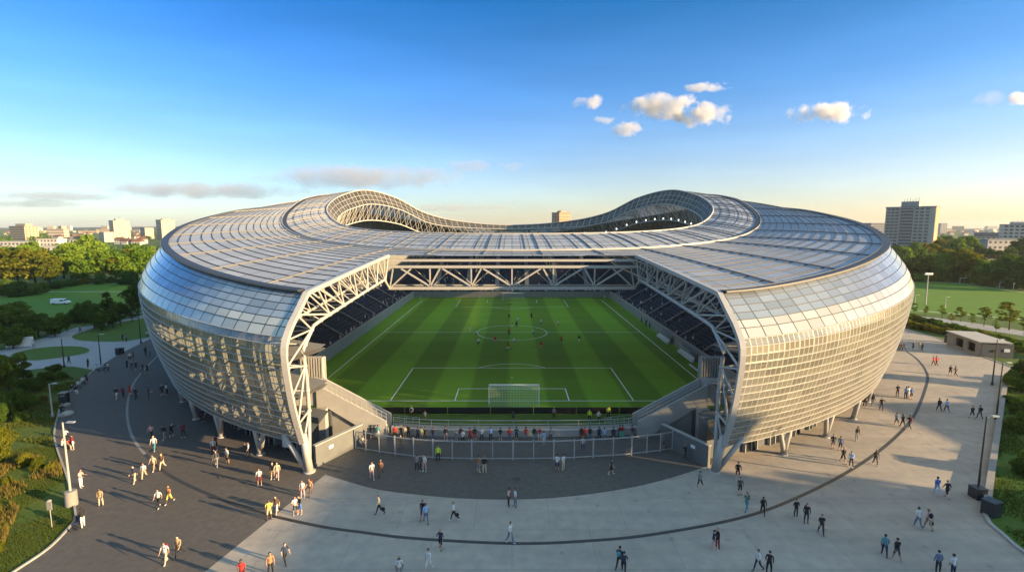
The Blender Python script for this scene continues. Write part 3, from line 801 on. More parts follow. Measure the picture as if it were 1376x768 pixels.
# terrain: flat sheet with the sunken pitch cut out, far edge rising into low hills
far_ring = [(FAR * math.cos(2 * PI * k / 64), FAR * math.sin(2 * PI * k / 64)) for k in range(64)]
sheet('ground', far_ring, M['terrain'], -0.02, [HOLE])
KERB_L = smooth_line(gp([(-30, 800), (22, 766), (66, 736), (96, 705), (102, 692), (90, 641), (77, 604), (73, 581), (80, 551), (87, 536), (97, 523), (109, 512), (127, 497)]), 5)
EDGE_L2 = gp([(127, 497), (158, 476.6), (202, 454.7), (215, 449)])
WALL_R = smooth_line(gp([(1352, 505), (1345, 540), (1337, 590), (1329, 640), (1322, 688)]), 4)
KERB_R = smooth_line(gp([(1322, 688), (1330, 703), (1345, 716), (1376, 742), (1440, 780)]), 5)
EDGE_R = gp([(1204, 438), (1262, 454.6), (1315, 476.5), (1364, 494.7), (1410, 510)])
plaza = KERB_L + EDGE_L2[1:] + [Vector(p) for p in ((-86, 122, 0), (-92, 165, 0), (-70, 232, 0), (0, 250, 0), (72, 235, 0), (98, 165, 0))] + EDGE_R + gp([(1410, 520)]) + WALL_R + KERB_R[1:] + [Vector((62, -30, 0)), Vector((-60, -30, 0))]
sheet('plaza', plaza, M['paving'], 0.0, [HOLE])
DIAG = gp([(437, 637), (275, 768)]); dvec = (DIAG[1] - DIAG[0]).normalized()
ARC = smooth_line(gp([(437, 637), (500, 655.5), (560, 664), (620, 669), (690, 670.5), (760, 667), (840, 656), (900, 642), (955, 624)]), 5)
asph = KERB_L[2:] + EDGE_L2[1:] + [Vector(p) for p in ((-80, 135, 0), (-60, 120, 0), (-50, 80, 0), (-37, 69, 0), (-24, 59.4, 0), (24, 59.4, 0), (28, 57, 0))] + list(reversed(ARC)) + [DIAG[0] + dvec * 60]
sheet('asphalt', asph, M['asphalt'], 0.004)
RINGL = smooth_line(gp([(213, 476), (198, 492), (180, 514), (171, 545), (176, 582), (200, 615), (240, 645), (330, 682), (420, 704.5), (490, 715), (560, 723), (690, 729.5), (790, 726), (880, 717), (1000, 694), (1080, 664), (1150, 627), (1200, 590), (1230, 555), (1246, 512), (1243, 496), (1232, 482), (1217, 471)]), 6)
structure(strip('drain_channel', RINGL[:30], 0.28, M['concrete_mid'], 0.009))
structure(strip('drain_channel', RINGL[29:], 0.36, M['drain'], 0.009))
PATH = smooth_line(gp([(-30, 505), (36, 497), (87, 491.5), (127, 497)]), 4) + gp([(158, 476.6), (202, 454.7)]) + gp([(211, 432), (205, 419), (146, 434.7), (102, 440), (70, 450), (33, 462), (-30, 478)])
sheet('path', PATH, M['path'], 0.0)
LAWN1 = smooth_line(gp([(20, 474), (60, 466.5), (100, 465), (119, 468), (117, 474), (85, 480), (45, 484.5), (15, 482)]), 5, True)
LAWN2 = smooth_line(gp([(96, 452), (110, 446), (140, 437), (190, 428), (213, 427), (214, 446), (202, 452.5), (165, 458.5), (130, 459), (104, 457)]), 5, True)
for l in (LAWN1, LAWN2):
    sheet('lawn', l, M['lawn'], 0.05)
    k = MB(); k.rail(l + [], 0.18, 0.14, closed=True); structure(k.build('kerb', M['kerb']))
VERGE = KERB_L[:-1] + gp([(100, 500), (60, 500), (-40, 520)]) + [Vector((-75, 30, 0)), Vector((-55, 10, 0)), Vector((-45, 20, 0))]
sheet('verge', VERGE, M['verge'], 0.004)
k = MB(); k.rail([p + Vector((0, 0, .05)) for p in KERB_L], 0.16, 0.16); structure(k.build('kerb', M['kerb']))
k = MB(); k.rail([p + Vector((0, 0, .05)) for p in KERB_R], 0.3, 0.2); structure(k.build('kerb', M['kerb']))
k = MB(); k.rail([p + Vector((0, 0, .02)) for p in EDGE_R[:4]], 0.25, 0.14); structure(k.build('kerb', M['kerb']))
lw = MB(); lw.rail([p + Vector((.2, 0, .28)) for p in WALL_R], 0.55, 0.62)
tag(lw.build('low_wall', M['concrete_mid']), 'low pale concrete wall edging the plaza before the dark hedge', 'wall')
RB_ = WALL_R + KERB_R[1:-1] + [Vector((75, 10, 0)), Vector((150, 20, 0)), Vector((150, 88, 0)), Vector((95, 84, 0))]
sheet('verge', RB_, M['lawn'], 0.004)
# sports fields either side, with white lines
def field(name, pts, lines):
    f = sheet(name, gp(pts), M['field'], 0.01)
    for a, c in lines:
        structure(strip('field_line', gp([a, c]), 0.45, M['white'], 0.02))
field('field', [(-60, 400), (60, 389), (110, 381), (175, 378.5), (215, 379), (215, 425), (150, 420), (80, 425), (-60, 440)], [((50, 392), (195, 391.5)), ((98, 382), (195, 380))])
field('field', [(1195, 378), (1230, 376), (1282, 379), (1376, 391), (1430, 398), (1430, 440), (1376, 434), (1300, 424), (1195, 419)], [((1220, 376.8), (1290, 381)), ((1290, 381), (1420, 399)), ((1205, 415), (1376, 429))])
RPATH = gp([(1200, 430), (1240, 436), (1300, 447), (1376, 462), (1420, 470), (1420, 476), (1376, 470), (1310, 455), (1240, 443), (1200, 436)])
sheet('path', RPATH, M['path'], 0.004)
PATH2 = gp([(1190, 421), (1260, 427), (1330, 437), (1420, 452), (1420, 458), (1330, 444), (1260, 433), (1190, 426)])
sheet('path', PATH2, M['path'], 0.004)
# pitch
PZ = -1.0
sheet('pitch', [(-36.3, 59), (36.3, 59), (36.3, 181.3), (-36.3, 181.3)], M['pitch'], PZ)
sheet('pitch_track', [(-36.3, 59), (36.3, 59), (36.3, 66.3), (-36.3, 66.3)], M['terrain'], PZ + .004)
W2, Y0, Y1 = 31.8, 71.8, 174.2
ym = (Y0 + Y1) / 2 - 2.6
pl = MB()
def ln(a, c, w=0.16): 
    d = Vector((c[0] - a[0], c[1] - a[1], 0)); n = Vector((-d.y, d.x, 0)).normalized() * w / 2
    z = PZ + .008
    q = [(a[0] - n.x, a[1] - n.y, z), (c[0] - n.x, c[1] - n.y, z), (c[0] + n.x, c[1] + n.y, z), (a[0] + n.x, a[1] + n.y, z)]
    pl.face(q)
def arc(cx, cy, r, a0, a1, n=48, w=.16):
    for i in range(n):
        p, q = a0 + (a1 - a0) * i / n, a0 + (a1 - a0) * (i + 1) / n
        ri, ro = r - w / 2, r + w / 2; z = PZ + .008
        pl.face([(cx + ri * math.cos(p), cy + ri * math.sin(p), z), (cx + ro * math.cos(p), cy + ro * math.sin(p), z), (cx + ro * math.cos(q), cy + ro * math.sin(q), z), (cx + ri * math.cos(q), cy + ri * math.sin(q), z)])
h = .08
ln((-W2 + h, Y0), (W2 - h, Y0)); ln((-W2 + h, Y1), (W2 - h, Y1)); ln((-W2, Y0 - h), (-W2, Y1 + h)); ln((W2, Y0 - h), (W2, Y1 + h)); ln((-W2 + h, ym), (W2 - h, ym))
for yb, s_, dep in ((Y0, 1, 17.4), (Y1, -1, 15.5)):
    for hw, d in ((18.3, dep), (8.6, 5.6)):
        ln((-hw, yb + s_ * h), (-hw, yb + s_ * (d + h))); ln((hw, yb + s_ * h), (hw, yb + s_ * (d + h))); ln((-hw + h, yb + s_ * d), (hw - h, yb + s_ * d))
    th_ = math.acos(min(1, (dep - 11.6) / 8.5)) if s_ > 0 else math.acos((dep - 10.3) / 8.5)
    cy = yb + s_ * (11.6 if s_ > 0 else 10.3)
    base = PI / 2 if s_ > 0 else -PI / 2
    arc(0, cy, 8.5, base - th_, base + th_)
    pl.face([(-.12, yb + s_ * 11.5 - .12, PZ + .008), (.12, yb + s_ * 11.5 - .12, PZ + .008), (.12, yb + s_ * 11.5 + .12, PZ + .008), (-.12, yb + s_ * 11.5 + .12, PZ + .008)])
arc(0, ym - .2, 8.6, 0, 2 * PI, 96)
structure(pl.build('pitch_marking', M['white']))
def goal(name, label, x, y, z, w, hgt, dep, rz, group=None, net=True):
    t = thing(name, label, 'goal', (x, y, z), rz, group)
    b = MB(); b.tube([(-w / 2, 0, 0), (-w / 2, 0, hgt), (w / 2, 0, hgt), (w / 2, 0, 0)], 0.085, 8); b.build('goal_frame', M['white'], t)
    if net:
        n = MB(); st = .22
        k = int(w / st)
        for i in range(k + 1):
            xx = -w / 2 + w * i / k
            n.tube([(xx, 0, hgt), (xx, -dep * .55, hgt * .98), (xx, -dep, 0.02)], .011, 3, cap=False)
        for j in range(13):
            q = j / 12
            yy, zz = -dep * .55 - dep * .45 * q, hgt * .98 * (1 - q) + .02
            n.tube([(-w / 2, 0, hgt * (1 - q) + .02 * q), (-w / 2, yy, zz), (w / 2, yy, zz), (w / 2, 0, hgt * (1 - q) + .02 * q)], .011, 3, cap=False)
        for j in range(1, 5): n.tube([(-w / 2, -dep * .55 * j / 5, hgt), (w / 2, -dep * .55 * j / 5, hgt)], .011, 3, cap=False)
        n.build('net', M['net'], t)
    return t
goal('football_goal', 'large white goal with net at the near end of the stadium pitch', 0.3, 71.0, PZ, 7.4, 2.75, 2.0, 0)
goal('football_goal', 'small white goal at the far end of the stadium pitch under the beam', 0.4, 174.4, PZ, 7.4, 2.5, 2.0, PI)
for px, py, wpx, rz, lab in ((1299, 380.5, 19, 0, 'white practice goal beside the trees on the right field, leftmost of three'), (1345, 386, 10, .5, 'white practice goal on the right field, middle one of three'), (1366, 388, 14, .3, 'white practice goal on the right field, nearest the right edge')):
    p = g(px, py); goal('practice_goal', lab, p.x, p.y, 0, wpx * p.y / F_PX, 2.3, 1.6, PI + rz, 'practice goals on the right field', False)

# ================================================================== GATE FENCE, TERRACE, BOARDS
FPX = [(478.5, 602.5), (492, 605), (510, 608), (531, 611), (556, 614), (582, 616), (608, 617), (634, 617.5), (662, 617.5), (689.5, 617.5), (717, 617.3), (744, 617), (771.6, 616), (797, 614.5), (824, 613), (848.6, 611), (869, 608.5), (887, 606.5), (903, 603.5)]
fp = gp(FPX)
ORD = ['first', 'second', 'third', 'fourth', 'fifth', 'sixth', 'seventh', 'eighth', 'ninth']
fence = thing('gate_fence', 'long grey metal barrier fence with mesh panels closing the gateway', 'fence', (0, 53, 0))
def rel(p): return Vector((p[0], p[1] - 53, p[2]))
for i, p in enumerate(fp):
    b = MB(); q = rel(p); wide = i in (3, 5, 7, 9, 11, 13, 15)
    b.box((q.x, q.y, 1.12), (.16 if wide else .11, .13, 2.24)); b.build('post', M['galv'], fence)
    if i + 1 < len(fp):
        r = rel(fp[i + 1]); d = (r - q); pan = MB(); n = d.normalized()
        a, c = q + n * .09, r - n * .09
        for z in (.18, 2.08): pan.rail([a + Vector((0, 0, z)), c + Vector((0, 0, z))], .06, .11)
        k = int(d.length / .09)
        for j in range(1, k):
            m_ = a.lerp(c, j / k); pan.rail([m_ + Vector((0, 0, .2)), m_ + Vector((0, 0, 2.05))], .018, .018, 1)
        pan.build('panel', [M['galv'], M['fence_bar']], fence)
p = g(834, 596); b = MB(); q = on_y(834, 592, 54.0); b.box((q.x, 53.55, 1.75), (.55, .03, .6)); tag(b.build('safety_sign', mat('green_sign', (.05, .28, .16), .5)), 'small green safety sign fixed to the gate fence', 'sign')
# terrace upstand with railing
TPX = [(524, 585), (560, 588), (600, 589.5), (690, 590), (780, 589.5), (830, 588), (862, 585)]
tl = smooth_line([on_y(x, y, 0) if False else g(x, y) + Vector((0, .9, 0)) for x, y in TPX], 4)
ter = thing('terrace_wall', 'low pale concrete terrace wall with a tubular railing behind the spectators', 'wall', (0, 59, 0))
def relt(p, z=0): return Vector((p[0], p[1] - 59, z))
b = MB(); b.rail([relt(p, .40) for p in tl], 0.35, 0.82); b.build('wall', M['concrete'], ter)
b = MB(); b.rail([relt(p + Vector((0, .75, 0)), .15) for p in tl], 1.1, 1.25); b.build('step', M['concrete_mid'], ter)
b = MB()
for z in (1.15, 1.6): b.tube([relt(p + Vector((0, .9, 0)), z) for p in tl], .04, 6)
for i in range(0, len(tl), 2): b.tube([relt(tl[i] + Vector((0, .9, 0)), .7), relt(tl[i] + Vector((0, .9, 0)), 1.62)], .04, 6)
b.build('railing', M['galv'], ter)
for sgn in (-1, 1):                                       # crush barriers at the ends of the terrace
    b = MB()
    for k in range(4):
        x = sgn * (11.6 + .9 * k); y = 59.6 + .25 * k
        b.tube([(x, y, 0), (x, y, 1.25), (x + sgn * .8, y + .1, 1.25), (x + sgn * .8, y + .1, 0)], .035, 6)
        b.tube([(x, y, .7), (x + sgn * .8, y + .1, .7)], .03, 6)
    tag(b.build('crush_barrier', M['galv']), f"tubular steel crush barriers at the {'left' if sgn < 0 else 'right'} end of the terrace railing", 'barrier')
for k in range(9):
    x0 = -27 + 6 * k
    b = MB(); b.box((x0 + 3, 66.6, PZ + .48), (5.9, .12, .92)); b.box((x0 + .4, 66.85, PZ + .25), (.06, .5, .5)); b.box((x0 + 5.6, 66.85, PZ + .25), (.06, .5, .5))
    tag(b.build('advertising_board', M['black']), f'black advertising board behind the near goal line, {ORD[k]} from the left', 'board', 'black boards behind the near goal')
for i, (px, nm) in enumerate(((441.5, 'left'), (942, 'right'))): pass
for px, py, lab in ((412, 538, 'near left'), (977, 538, 'near right'), (565, 403, 'far left'), (812, 403, 'far right')):
    p = g(px, py, PZ); b = MB(); b.tube([(p.x, p.y, PZ), (p.x, p.y, PZ + 1.5)], .03, 6); b.face([(p.x, p.y, PZ + 1.5), (p.x + .45, p.y + .1, PZ + 1.3), (p.x, p.y, PZ + 1.1)])
    if 'far' in lab: tag(b.build('corner_flag', M['white']), f'thin white corner flag at the {lab} corner of the pitch', 'flag')
# dugouts along the right touchline
for k, (y, lab) in enumerate(((112, 'farther clear-roofed team bench on the right touchline'), (97, 'nearer clear-roofed team bench on the right touchline'))):
    t = thing('team_bench', lab, 'bench', (34.6, y, PZ), 0)
    b = MB(); b.box((.2, 0, .25), (.5, 8, .5)); b.box((.5, 0, .75), (.12, 8, .6)); b.build('seat_row', M['white'], t)
    b = MB()
    for j in range(8):
        a0, a1 = PI * .1 + j * .14, PI * .1 + (j + 1) * .14
        b.face([(.9 - 1.2 * math.sin(a0 * 1.4), -4.1, .1 + 1.9 * math.sin(a0 + .2)), (.9 - 1.2 * math.sin(a1 * 1.4), -4.1, .1 + 1.9 * math.sin(a1 + .2)), (.9 - 1.2 * math.sin(a1 * 1.4), 4.1, .1 + 1.9 * math.sin(a1 + .2)), (.9 - 1.2 * math.sin(a0 * 1.4), 4.1, .1 + 1.9 * math.sin(a0 + .2))])
    b.box((.95, 0, .9), (.06, 8.2, 1.8)); b.build('canopy', M['galv'], t)
b = MB()
for k in range(22): b.box((33.6, 78 + .62 * k, PZ + .12), (.25, .4, .24))
tag(b.build('bag_row', M['white']), 'row of small white kit bags on the grass by the right touchline', 'kit bags')
p = g(694, 643); b = MB(); b.lathe([(.42, 0), (.45, .02), (.40, .03)], 20, (p.x, p.y, .006)); tag(b.build('manhole_cover', M['drain']), 'dark round manhole cover in the asphalt apron', 'manhole cover')

# ================================================================== LAMPS
def lamp(px, py, toppy, kind, label, lean=0, head=1):
    p = g(px, py); hz = 0
    for _ in range(20):                                   # height that reaches toppy
        q = Vector((p.x, p.y, hz)); D = depth(q); z_at = HC + ray(px, toppy)[2] * p.y / ray(px, toppy)[1]; hz = z_at
    t = thing('street_lamp', label, 'street lamp', (p.x, p.y, 0), 0, 'street lamps on the plaza and paths')
    m = M[kind]
    b = MB(); b.tube([(0, 0, 0), (0, 0, hz)], [.11, .06], 10); b.build('pole', m, t)
    b = MB(); b.lathe([(.2, 0), (.2, .1), (.14, .5), (.11, .55)], 12); b.build('base', m, t)
    b = MB()
    for s_ in ((1,) if head == 1 else (-1, 1)):
        b.tube([(0, 0, hz - .1), (s_ * .5, 0, hz + .02)], .035, 6); b.box((s_ * .75, 0, hz + .03), (.62, .26, .11))
    b.build('lamp_head', M['galv'], t)
    return t, hz
t, hz = lamp(96.5, 678, 567, 'concrete', 'tall sunlit lamp post on a round concrete base at the left kerb')
b = MB(); b.lathe([(.47, 0), (.47, 1.3), (.43, 1.36), (.2, 1.38)], 24); b.build('concrete_base', M['concrete_mid'], t)
lamp(71, 560, 515, 'concrete', 'pale slim lamp post standing in the shaded verge at left')
lamp(136, 492, 449, 'dark', 'dark lamp post where the pale path meets the asphalt')
lamp(86.5, 493, 455, 'dark', 'twin headed lamp post beside the left lawn island', head=2)
lamp(189.5, 461, 420, 'dark', 'slim lamp post behind the seated group near the facade')
lamp(162.5, 438, 423, 'dark', 'short lamp post on the far path, left one of two')
lamp(178, 432, 421, 'dark', 'short lamp post on the far path close to the dark trees')
t, hz = lamp(1313, 668, 559, 'dark', 'tall black lamp post on a square black base at right')
b = MB(); b.box((0, 0, .5), (.95, .95, 1.0)); b.box((0, 0, 1.02), (1.02, 1.02, .06)); b.build('square_base', M['dark'], t)
lamp(1338.5, 563, 487, 'dark', 'black lamp post beside the pale low wall at right')
lamp(1333, 517, 456, 'dark', 'black lamp post standing in front of the kiosk')
lamp(1229, 412, 396, 'steel', 'short white lamp post at the near edge of the right field, left one')
lamp(1270, 413, 399, 'steel', 'short white lamp post at the near edge of the right field, right one')
p = g(1243.5, 409); t = thing('floodlight_mast', 'tall white floodlight mast by the right field', 'floodlight mast', (p.x, p.y, 0))
hz = HC + ray(1246, 369)[2] * p.y / ray(1246, 369)[1]
b = MB(); b.tube([(0, 0, 0), (0, 0, hz)], [.22, .13], 10); b.build('mast', M['steel'], t)
b = MB(); b.box((0, 0, hz), (2.6, .25, .2)); b.build('cross_arm', M['steel'], t)
for k in (-1, 0, 1):
    b = MB(); b.box((k * .85, -.2, hz + .35), (.7, .35, .55)); b.build('lamp', M['white'], t)
p = g(70, 708); t = thing('small_sign', 'small pale sign on a thin post in the sunlit verge', 'sign', (p.x, p.y, 0))
b = MB(); b.tube([(0, 0, 0), (0, 0, 2.0)], .03, 6); b.build('post', M['galv'], t)
b = MB(); b.box((0, -.03, 1.95), (.42, .05, .75)); b.lathe([(.2, 2.33), (.1, 2.45)], 8); b.build('plate', M['concrete_mid'], t)
def bin_(px, py, w, hgt, label, m='dark', lid='concrete_mid'):
    p = g(px, py); t = thing('litter_bin', label, 'litter bin', (p.x, p.y, 0), .3)
    b = MB(); b.box((0, 0, hgt / 2), (w, w, hgt)); b.build('bin_body', M[m], t)
    b = MB(); b.box((0, 0, hgt + .05), (w + .08, w + .08, .1)); b.box((0, -w / 2 - .005, hgt * .78), (w * .6, .03, .14)); b.build('lid', M[lid], t)
bin_(1331, 691, 1.0, 1.25, 'large dark planter bin at the bend of the right kerb', lid='dark')
bin_(159, 476, .7, 1.2, 'dark litter bin at the edge of the pale path, left one', lid='dark'); bin_(163.5, 475, .7, 1.1, 'dark litter bin at the edge of the pale path, right one', lid='dark')
bin_(87, 541, .9, 1.5, 'dark litter bin with a pale lid on the left kerb')
bin_(1273, 460, .8, 1.7, 'dark upright bin beside the kiosk', lid='dark')
for px, py, r_, lab in ((91, 557, .75, 'rounded pale boulder seat on the asphalt by the left kerb'), (90, 545, .55, 'small flat boulder seat between bin and boulder at left'), (83, 559, .55, 'dark boulder half on the left kerb')):
    p = g(px, py); b = MB(); b.ball((0, 0, 0), r_, 0, 14, 9, (1, .9, .62))
    for i, v in enumerate(b.v):
        n = noise.noise(Vector(v) * 1.7 + Vector((px, 0, 0))) * .18
        b.v[i] = (v[0] * (1 + n), v[1] * (1 + n), max(-.12, v[2] * (1 + n)) + .1)
    o = b.build('boulder', M['concrete'] if 'pale' in lab else M['concrete_mid'], None, True); o.location = (p.x, p.y, 0); tag(o, lab, 'boulder')
p = g(50, 460); b = MB(); b.box((0, 0, .9), (3.4, .15, 1.8)); b.box((-1.5, 0, .5), (.12, .3, 1.0)); b.box((1.5, 0, .5), (.12, .3, 1.0))
q = g(27, 466); b = MB(); b.box((0, 0, 1.1), (4.6, .18, 2.0)); b.box((-2, 0, .2), (.14, .6, .4)); b.box((2, 0, .2), (.14, .6, .4))
o = b.build('hoarding', M['white']); o.location = (q.x, q.y, 0); o.rotation_euler = (0, 0, .35); tag(o, 'plain white hoarding board at the left end of the path', 'hoarding')
# white van parked by the left field
def van(px, py, rz, label):
    p = g(px, py); t = thing('parked_van', label, 'van', (p.x, p.y, 0), rz)
    b = MB(); pr_ = [(-3.2, .5), (3.0, .5), (3.2, .9), (3.0, 1.35), (2.1, 1.55), (1.4, 2.45), (-3.1, 2.5), (-3.25, 1.2)]
    n = len(pr_); vs = [(x, -1, z) for x, z in pr_] + [(x, 1, z) for x, z in pr_]
    b.mesh_faces(vs, [tuple(range(n)), tuple(range(2 * n - 1, n - 1, -1))] + [(i, n + i, n + (i + 1) % n, (i + 1) % n) for i in range(n)]); b.build('body', M['white'], t)
    for x in (-2.1, 2.1):
        for y in (-.95, .95):
            b = MB(); b.tube([(x, y - .12, .4), (x, y + .12, .4)], .4, 14); b.build('wheel', M['dark'], t)
    b = MB(); b.box((1.0, -1.01, 1.85), (1.2, .04, .6)); b.box((1.0, 1.01, 1.85), (1.2, .04, .6)); b.box((1.78, 0, 2.0), (.5, 1.7, .55)); b.build('windows', M['door_glass'], t)
    t.scale = (.8, .8, .72)
van(82, 408.5, .1, 'small white van parked on the left field')
# kiosk
kp = g(1315, 479); t = thing('kiosk', 'low flat roofed kiosk with two serving openings at the plaza edge', 'kiosk', (kp.x, kp.y, 0), -0.25)
b = MB()
H_ = 2.8
for y0, y1, z0, z1 in ((0, 1.3, 0, H_), (3.6, 5.0, 0, H_), (7.4, 10.4, 0, H_), (1.3, 3.6, 2.3, H_), (5.0, 7.4, 2.3, H_), (1.3, 3.6, 0, .55), (5.0, 7.4, 0, .55)): b.box((.15 + .35 * 0, (y0 + y1) / 2, (z0 + z1) / 2), (.3, y1 - y0 - .002, z1 - z0 - .002))
b.box((4.6, 5.2, H_ / 2), (.3, 10.4, H_)); b.box((2.4, 10.3, H_ / 2), (4.1, .3, H_)); b.build('walls', M['concrete_mid'], t)
b = MB(); b.box((2.8, .1, 1.3), (5.0, .4, 2.6)); b.box((5.1, 2.6, 1.3), (.8, 5.0, 2.6)); b.build('dark_cladding', M['wall_dark'], t)
b = MB(); b.box((2.2, 2.45, 1.3), (.1, 2.2, 2.6)); b.box((2.2, 6.2, 1.3), (.1, 2.3, 2.6)); b.build('serving_opening', M['black'], t)
b = MB(); b.box((2.4, 5.2, H_ + .11), (5.4, 10.8, .2)); b.build('roof', M['concrete'], t)
b = MB(); b.box((4.3, -.13, 1.5), (.9, .06, .6)); b.build('poster', M['white'], t)
b = MB(); b.box((2.3, -.13, 1.3), (.45, .08, .5)); b.build('meter_box', M['dark'], t)

# ================================================================== BUILDINGS
M['b_tower'] = mat('pale_tower_concrete', (.41, .375, .33), .8, 0, .3, .1); M['b_cream'] = mat('cream_render', (.42, .36, .29), .8, 0, .4, .08); M['b_white'] = mat('white_render', (.50, .48, .44), .8, 0, .4, .08)
M['b_grey'] = mat('grey_concrete_block', (.27, .27, .28), .8, 0, .3, .1); M['b_brick'] = mat('orange_brick', (.46, .26, .15), .85, 0, .8, .15)
M['b_tan'] = mat('tan_block', (.40, .30, .20), .85, 0, .5, .1); M['glass_far'] = mat('far_window', (.06, .07, .085), .2, 0.1); M['tile'] = mat('red_roof_tile', (.15, .075, .05), .85, 0, .6, .25, obj_rand=.3)
M['slate'] = mat('grey_roof', (.16, .16, .17), .8, 0, .5, .2)
WMESH = {}
def add_windows(t, lst):
    """one object per window up to 100 on a building, any beyond that as one part"""
    rest = MB()
    for i, (c, d) in enumerate(lst):
        if i < 100:
            key = tuple(round(q, 2) for q in d)
            if key not in WMESH:
                b = MB(); b.box((0, 0, 0), d); WMESH[key] = b.mesh('window'); WMESH[key].materials.append(M['glass_far'])
            o = bpy.data.objects.new('window', WMESH[key]); COL.objects.link(o); o.parent = t; o.location = c
        else: rest.box(c, d)
    if rest.v: rest.build('windows', M['glass_far'], t)['kind'] = 'stuff'
def block(label, px0, px1, py_top, D, wall, depth_m, floors, cols, rz=0.0, side=None, cat='tower block', name='tower_block', pent=None, strips=True, group=None):
    """box block seen face on: px0..px1 wide at distance D, roof at py_top"""
    a = at_depth((px0 + px1) / 2, 304, D); w = (px1 - px0) * D / F_PX
    top = HC + (304 - py_top) / F_PX * D
    t = thing(name, label, cat, (a.x, a.y, 0), rz, group)
    b = MB(); b.box((0, depth_m / 2, top / 2), (w, depth_m, top)); b.build('walls', M[wall], t)
    if side:
        b = MB(); b.box((w / 2 + .15, depth_m / 2, top / 2), (.3, depth_m - .6, top - .6)); b.build('end_wall', M[side], t)
    b = MB(); b.box((0, depth_m / 2, top + .3), (w + .6, depth_m + .6, .6)); b.build('roof', M['slate'], t)
    fh = top / floors
    wl = []
    for f in range(floors):
        z = fh * f + fh * .55
        for c in range(cols):
            wl.append(((-w / 2 + w * (c + .5) / cols, -.02, z), (w / cols * .62, .25, fh * .48)))
    for f in range(floors - 1, -1, -1):
        z = fh * f + fh * .55; nd = max(1, int(depth_m / 4.5))
        for c in range(nd):
            sx = 1 if a.x < 0 else -1
            wl.append(((sx * (w / 2 + .02), depth_m * (c + .5) / nd, z), (.25, 1.7, fh * .45)))
    add_windows(t, wl)
    if pent:
        for x0, x1, hh in pent:
            b = MB(); b.box(((x0 + x1) / 2 * w, depth_m / 2, top + hh / 2 + .6), ((x1 - x0) * w, depth_m * .5, hh)); b.build('plant_room', M['slate' if name == 'apartment_block' else wall], t)
            b = MB()
            for q in range(4): b.tube([((x0 + (x1 - x0) * (q + .5) / 4) * w, depth_m / 2, top + hh), ((x0 + (x1 - x0) * (q + .5) / 4) * w, depth_m / 2, top + hh + 2.4)], .12, 5)
            b.build('aerial', M['dark'], t)
    return t, w, top
block('long tan office slab far left on the horizon', 8, 36, 304, 900, 'b_tan', 22, 6, 12, -.25, cat='office block', name='office_block', pent=[(-.3, .35, 4)])
block('small white block far left beyond the trees', 64, 84, 307.5, 1150, 'b_cream', 16, 3, 8, .1, cat='office block', name='office_block')
t, w, top = block('cream tower block with a low podium at left, tallest there', 141, 158, 296.5, 800, 'b_cream', 22, 13, 5, -.62, pent=[(-.2, .2, 2.5)])
b = MB(); b.box((-3, -6, 8), (24, 14, 16)); b.build('podium', M['b_cream'], t)
block('small cream tower between the two larger left towers', 185, 197, 306, 1000, 'b_cream', 16, 8, 4, -.5)
block('cream tower block just left of the stadium facade', 204.5, 222, 295.5, 900, 'b_cream', 22, 13, 5, -.62, pent=[(-.15, .2, 2)])
block('brown brick tower block rising behind the stadium roof', 750, 768, 286, 620, 'b_brick', 17, 12, 5, .5, pent=[(-.2, .2, 2)])
block('low pale block directly behind the right tower', 1170, 1192, 300, 700, 'b_grey', 20, 9, 8)
block('small distant grey tower on the right horizon', 1264, 1273, 300, 1500, 'b_grey', 18, 11, 4)
block('grey apartment block at the right edge of the photo', 1357, 1400, 302, 420, 'b_white', 16, 9, 8, -.62, pent=[(-.3, .1, 2)])
block('white mid rise with dark top floor among the right trees', 1313, 1354, 318, 470, 'b_white', 16, 5, 8, -.6, cat='apartment block', name='apartment_block', pent=[(-.36, .4, 3.4)])
# the big right tower, windows one by one
D = 430; a = at_depth(1221, 304, D); w = 53 * D / F_PX; top = HC + (304 - 279) / F_PX * D
t = thing('tower_block', 'large grey tower block with a sunlit orange end wall at right', 'tower block', (a.x, a.y, 0), -0.86)
b = MB()
dm = 15
b.box((0, dm / 2, top / 2), (w, dm, top)); b.build('walls', M['b_tower'], t)
b = MB(); b.box((w / 2 + .15, dm / 2, top / 2), (.3, dm - 1, top)); b.build('end_wall', M['b_brick'], t)
b = MB(); b.box((0, dm / 2, top + .4), (w + .8, dm + .8, .8)); b.build('roof', M['slate'], t)
b = MB(); b.box((-1, dm / 2, top + 3), (w * .36, dm * .6, 4.6)); b.build('plant_room', M['b_grey'], t)
b = MB()
for q in range(6): b.tube([(-6 + 2 * q, dm / 2, top + 5), (-6 + 2 * q, dm / 2, top + 7.2 + (q % 3) * .6)], .14, 5)
b.build('aerial', M['dark'], t)
b = MB(); b.box((-w * .06, -.05, top / 2 - .3), (w * .26, .3, top - .6)); b.build('balcony_recess', M['wall_dark'], t)
FL = 15; fh = top / FL
wm = MB(); wm.box((0, 0, 0), (2.5, .3, fh * .5)); wmesh = wm.mesh('window'); wmesh.materials.append(M['glass_far'])
for f in range(FL):
    for c, x in enumerate((-.44, -.35, -.26, .14, .24, .35)):
        o = bpy.data.objects.new('window', wmesh); COL.objects.link(o); o.parent = t; o.location = (x * w, -.06, fh * (f + .5))
    b = MB(); b.box((-w * .06, -.5, fh * f + .55), (w * .25, .9, .9)); b.build('balcony', M['b_tower'], t)
    if f % 2 == 0: pass
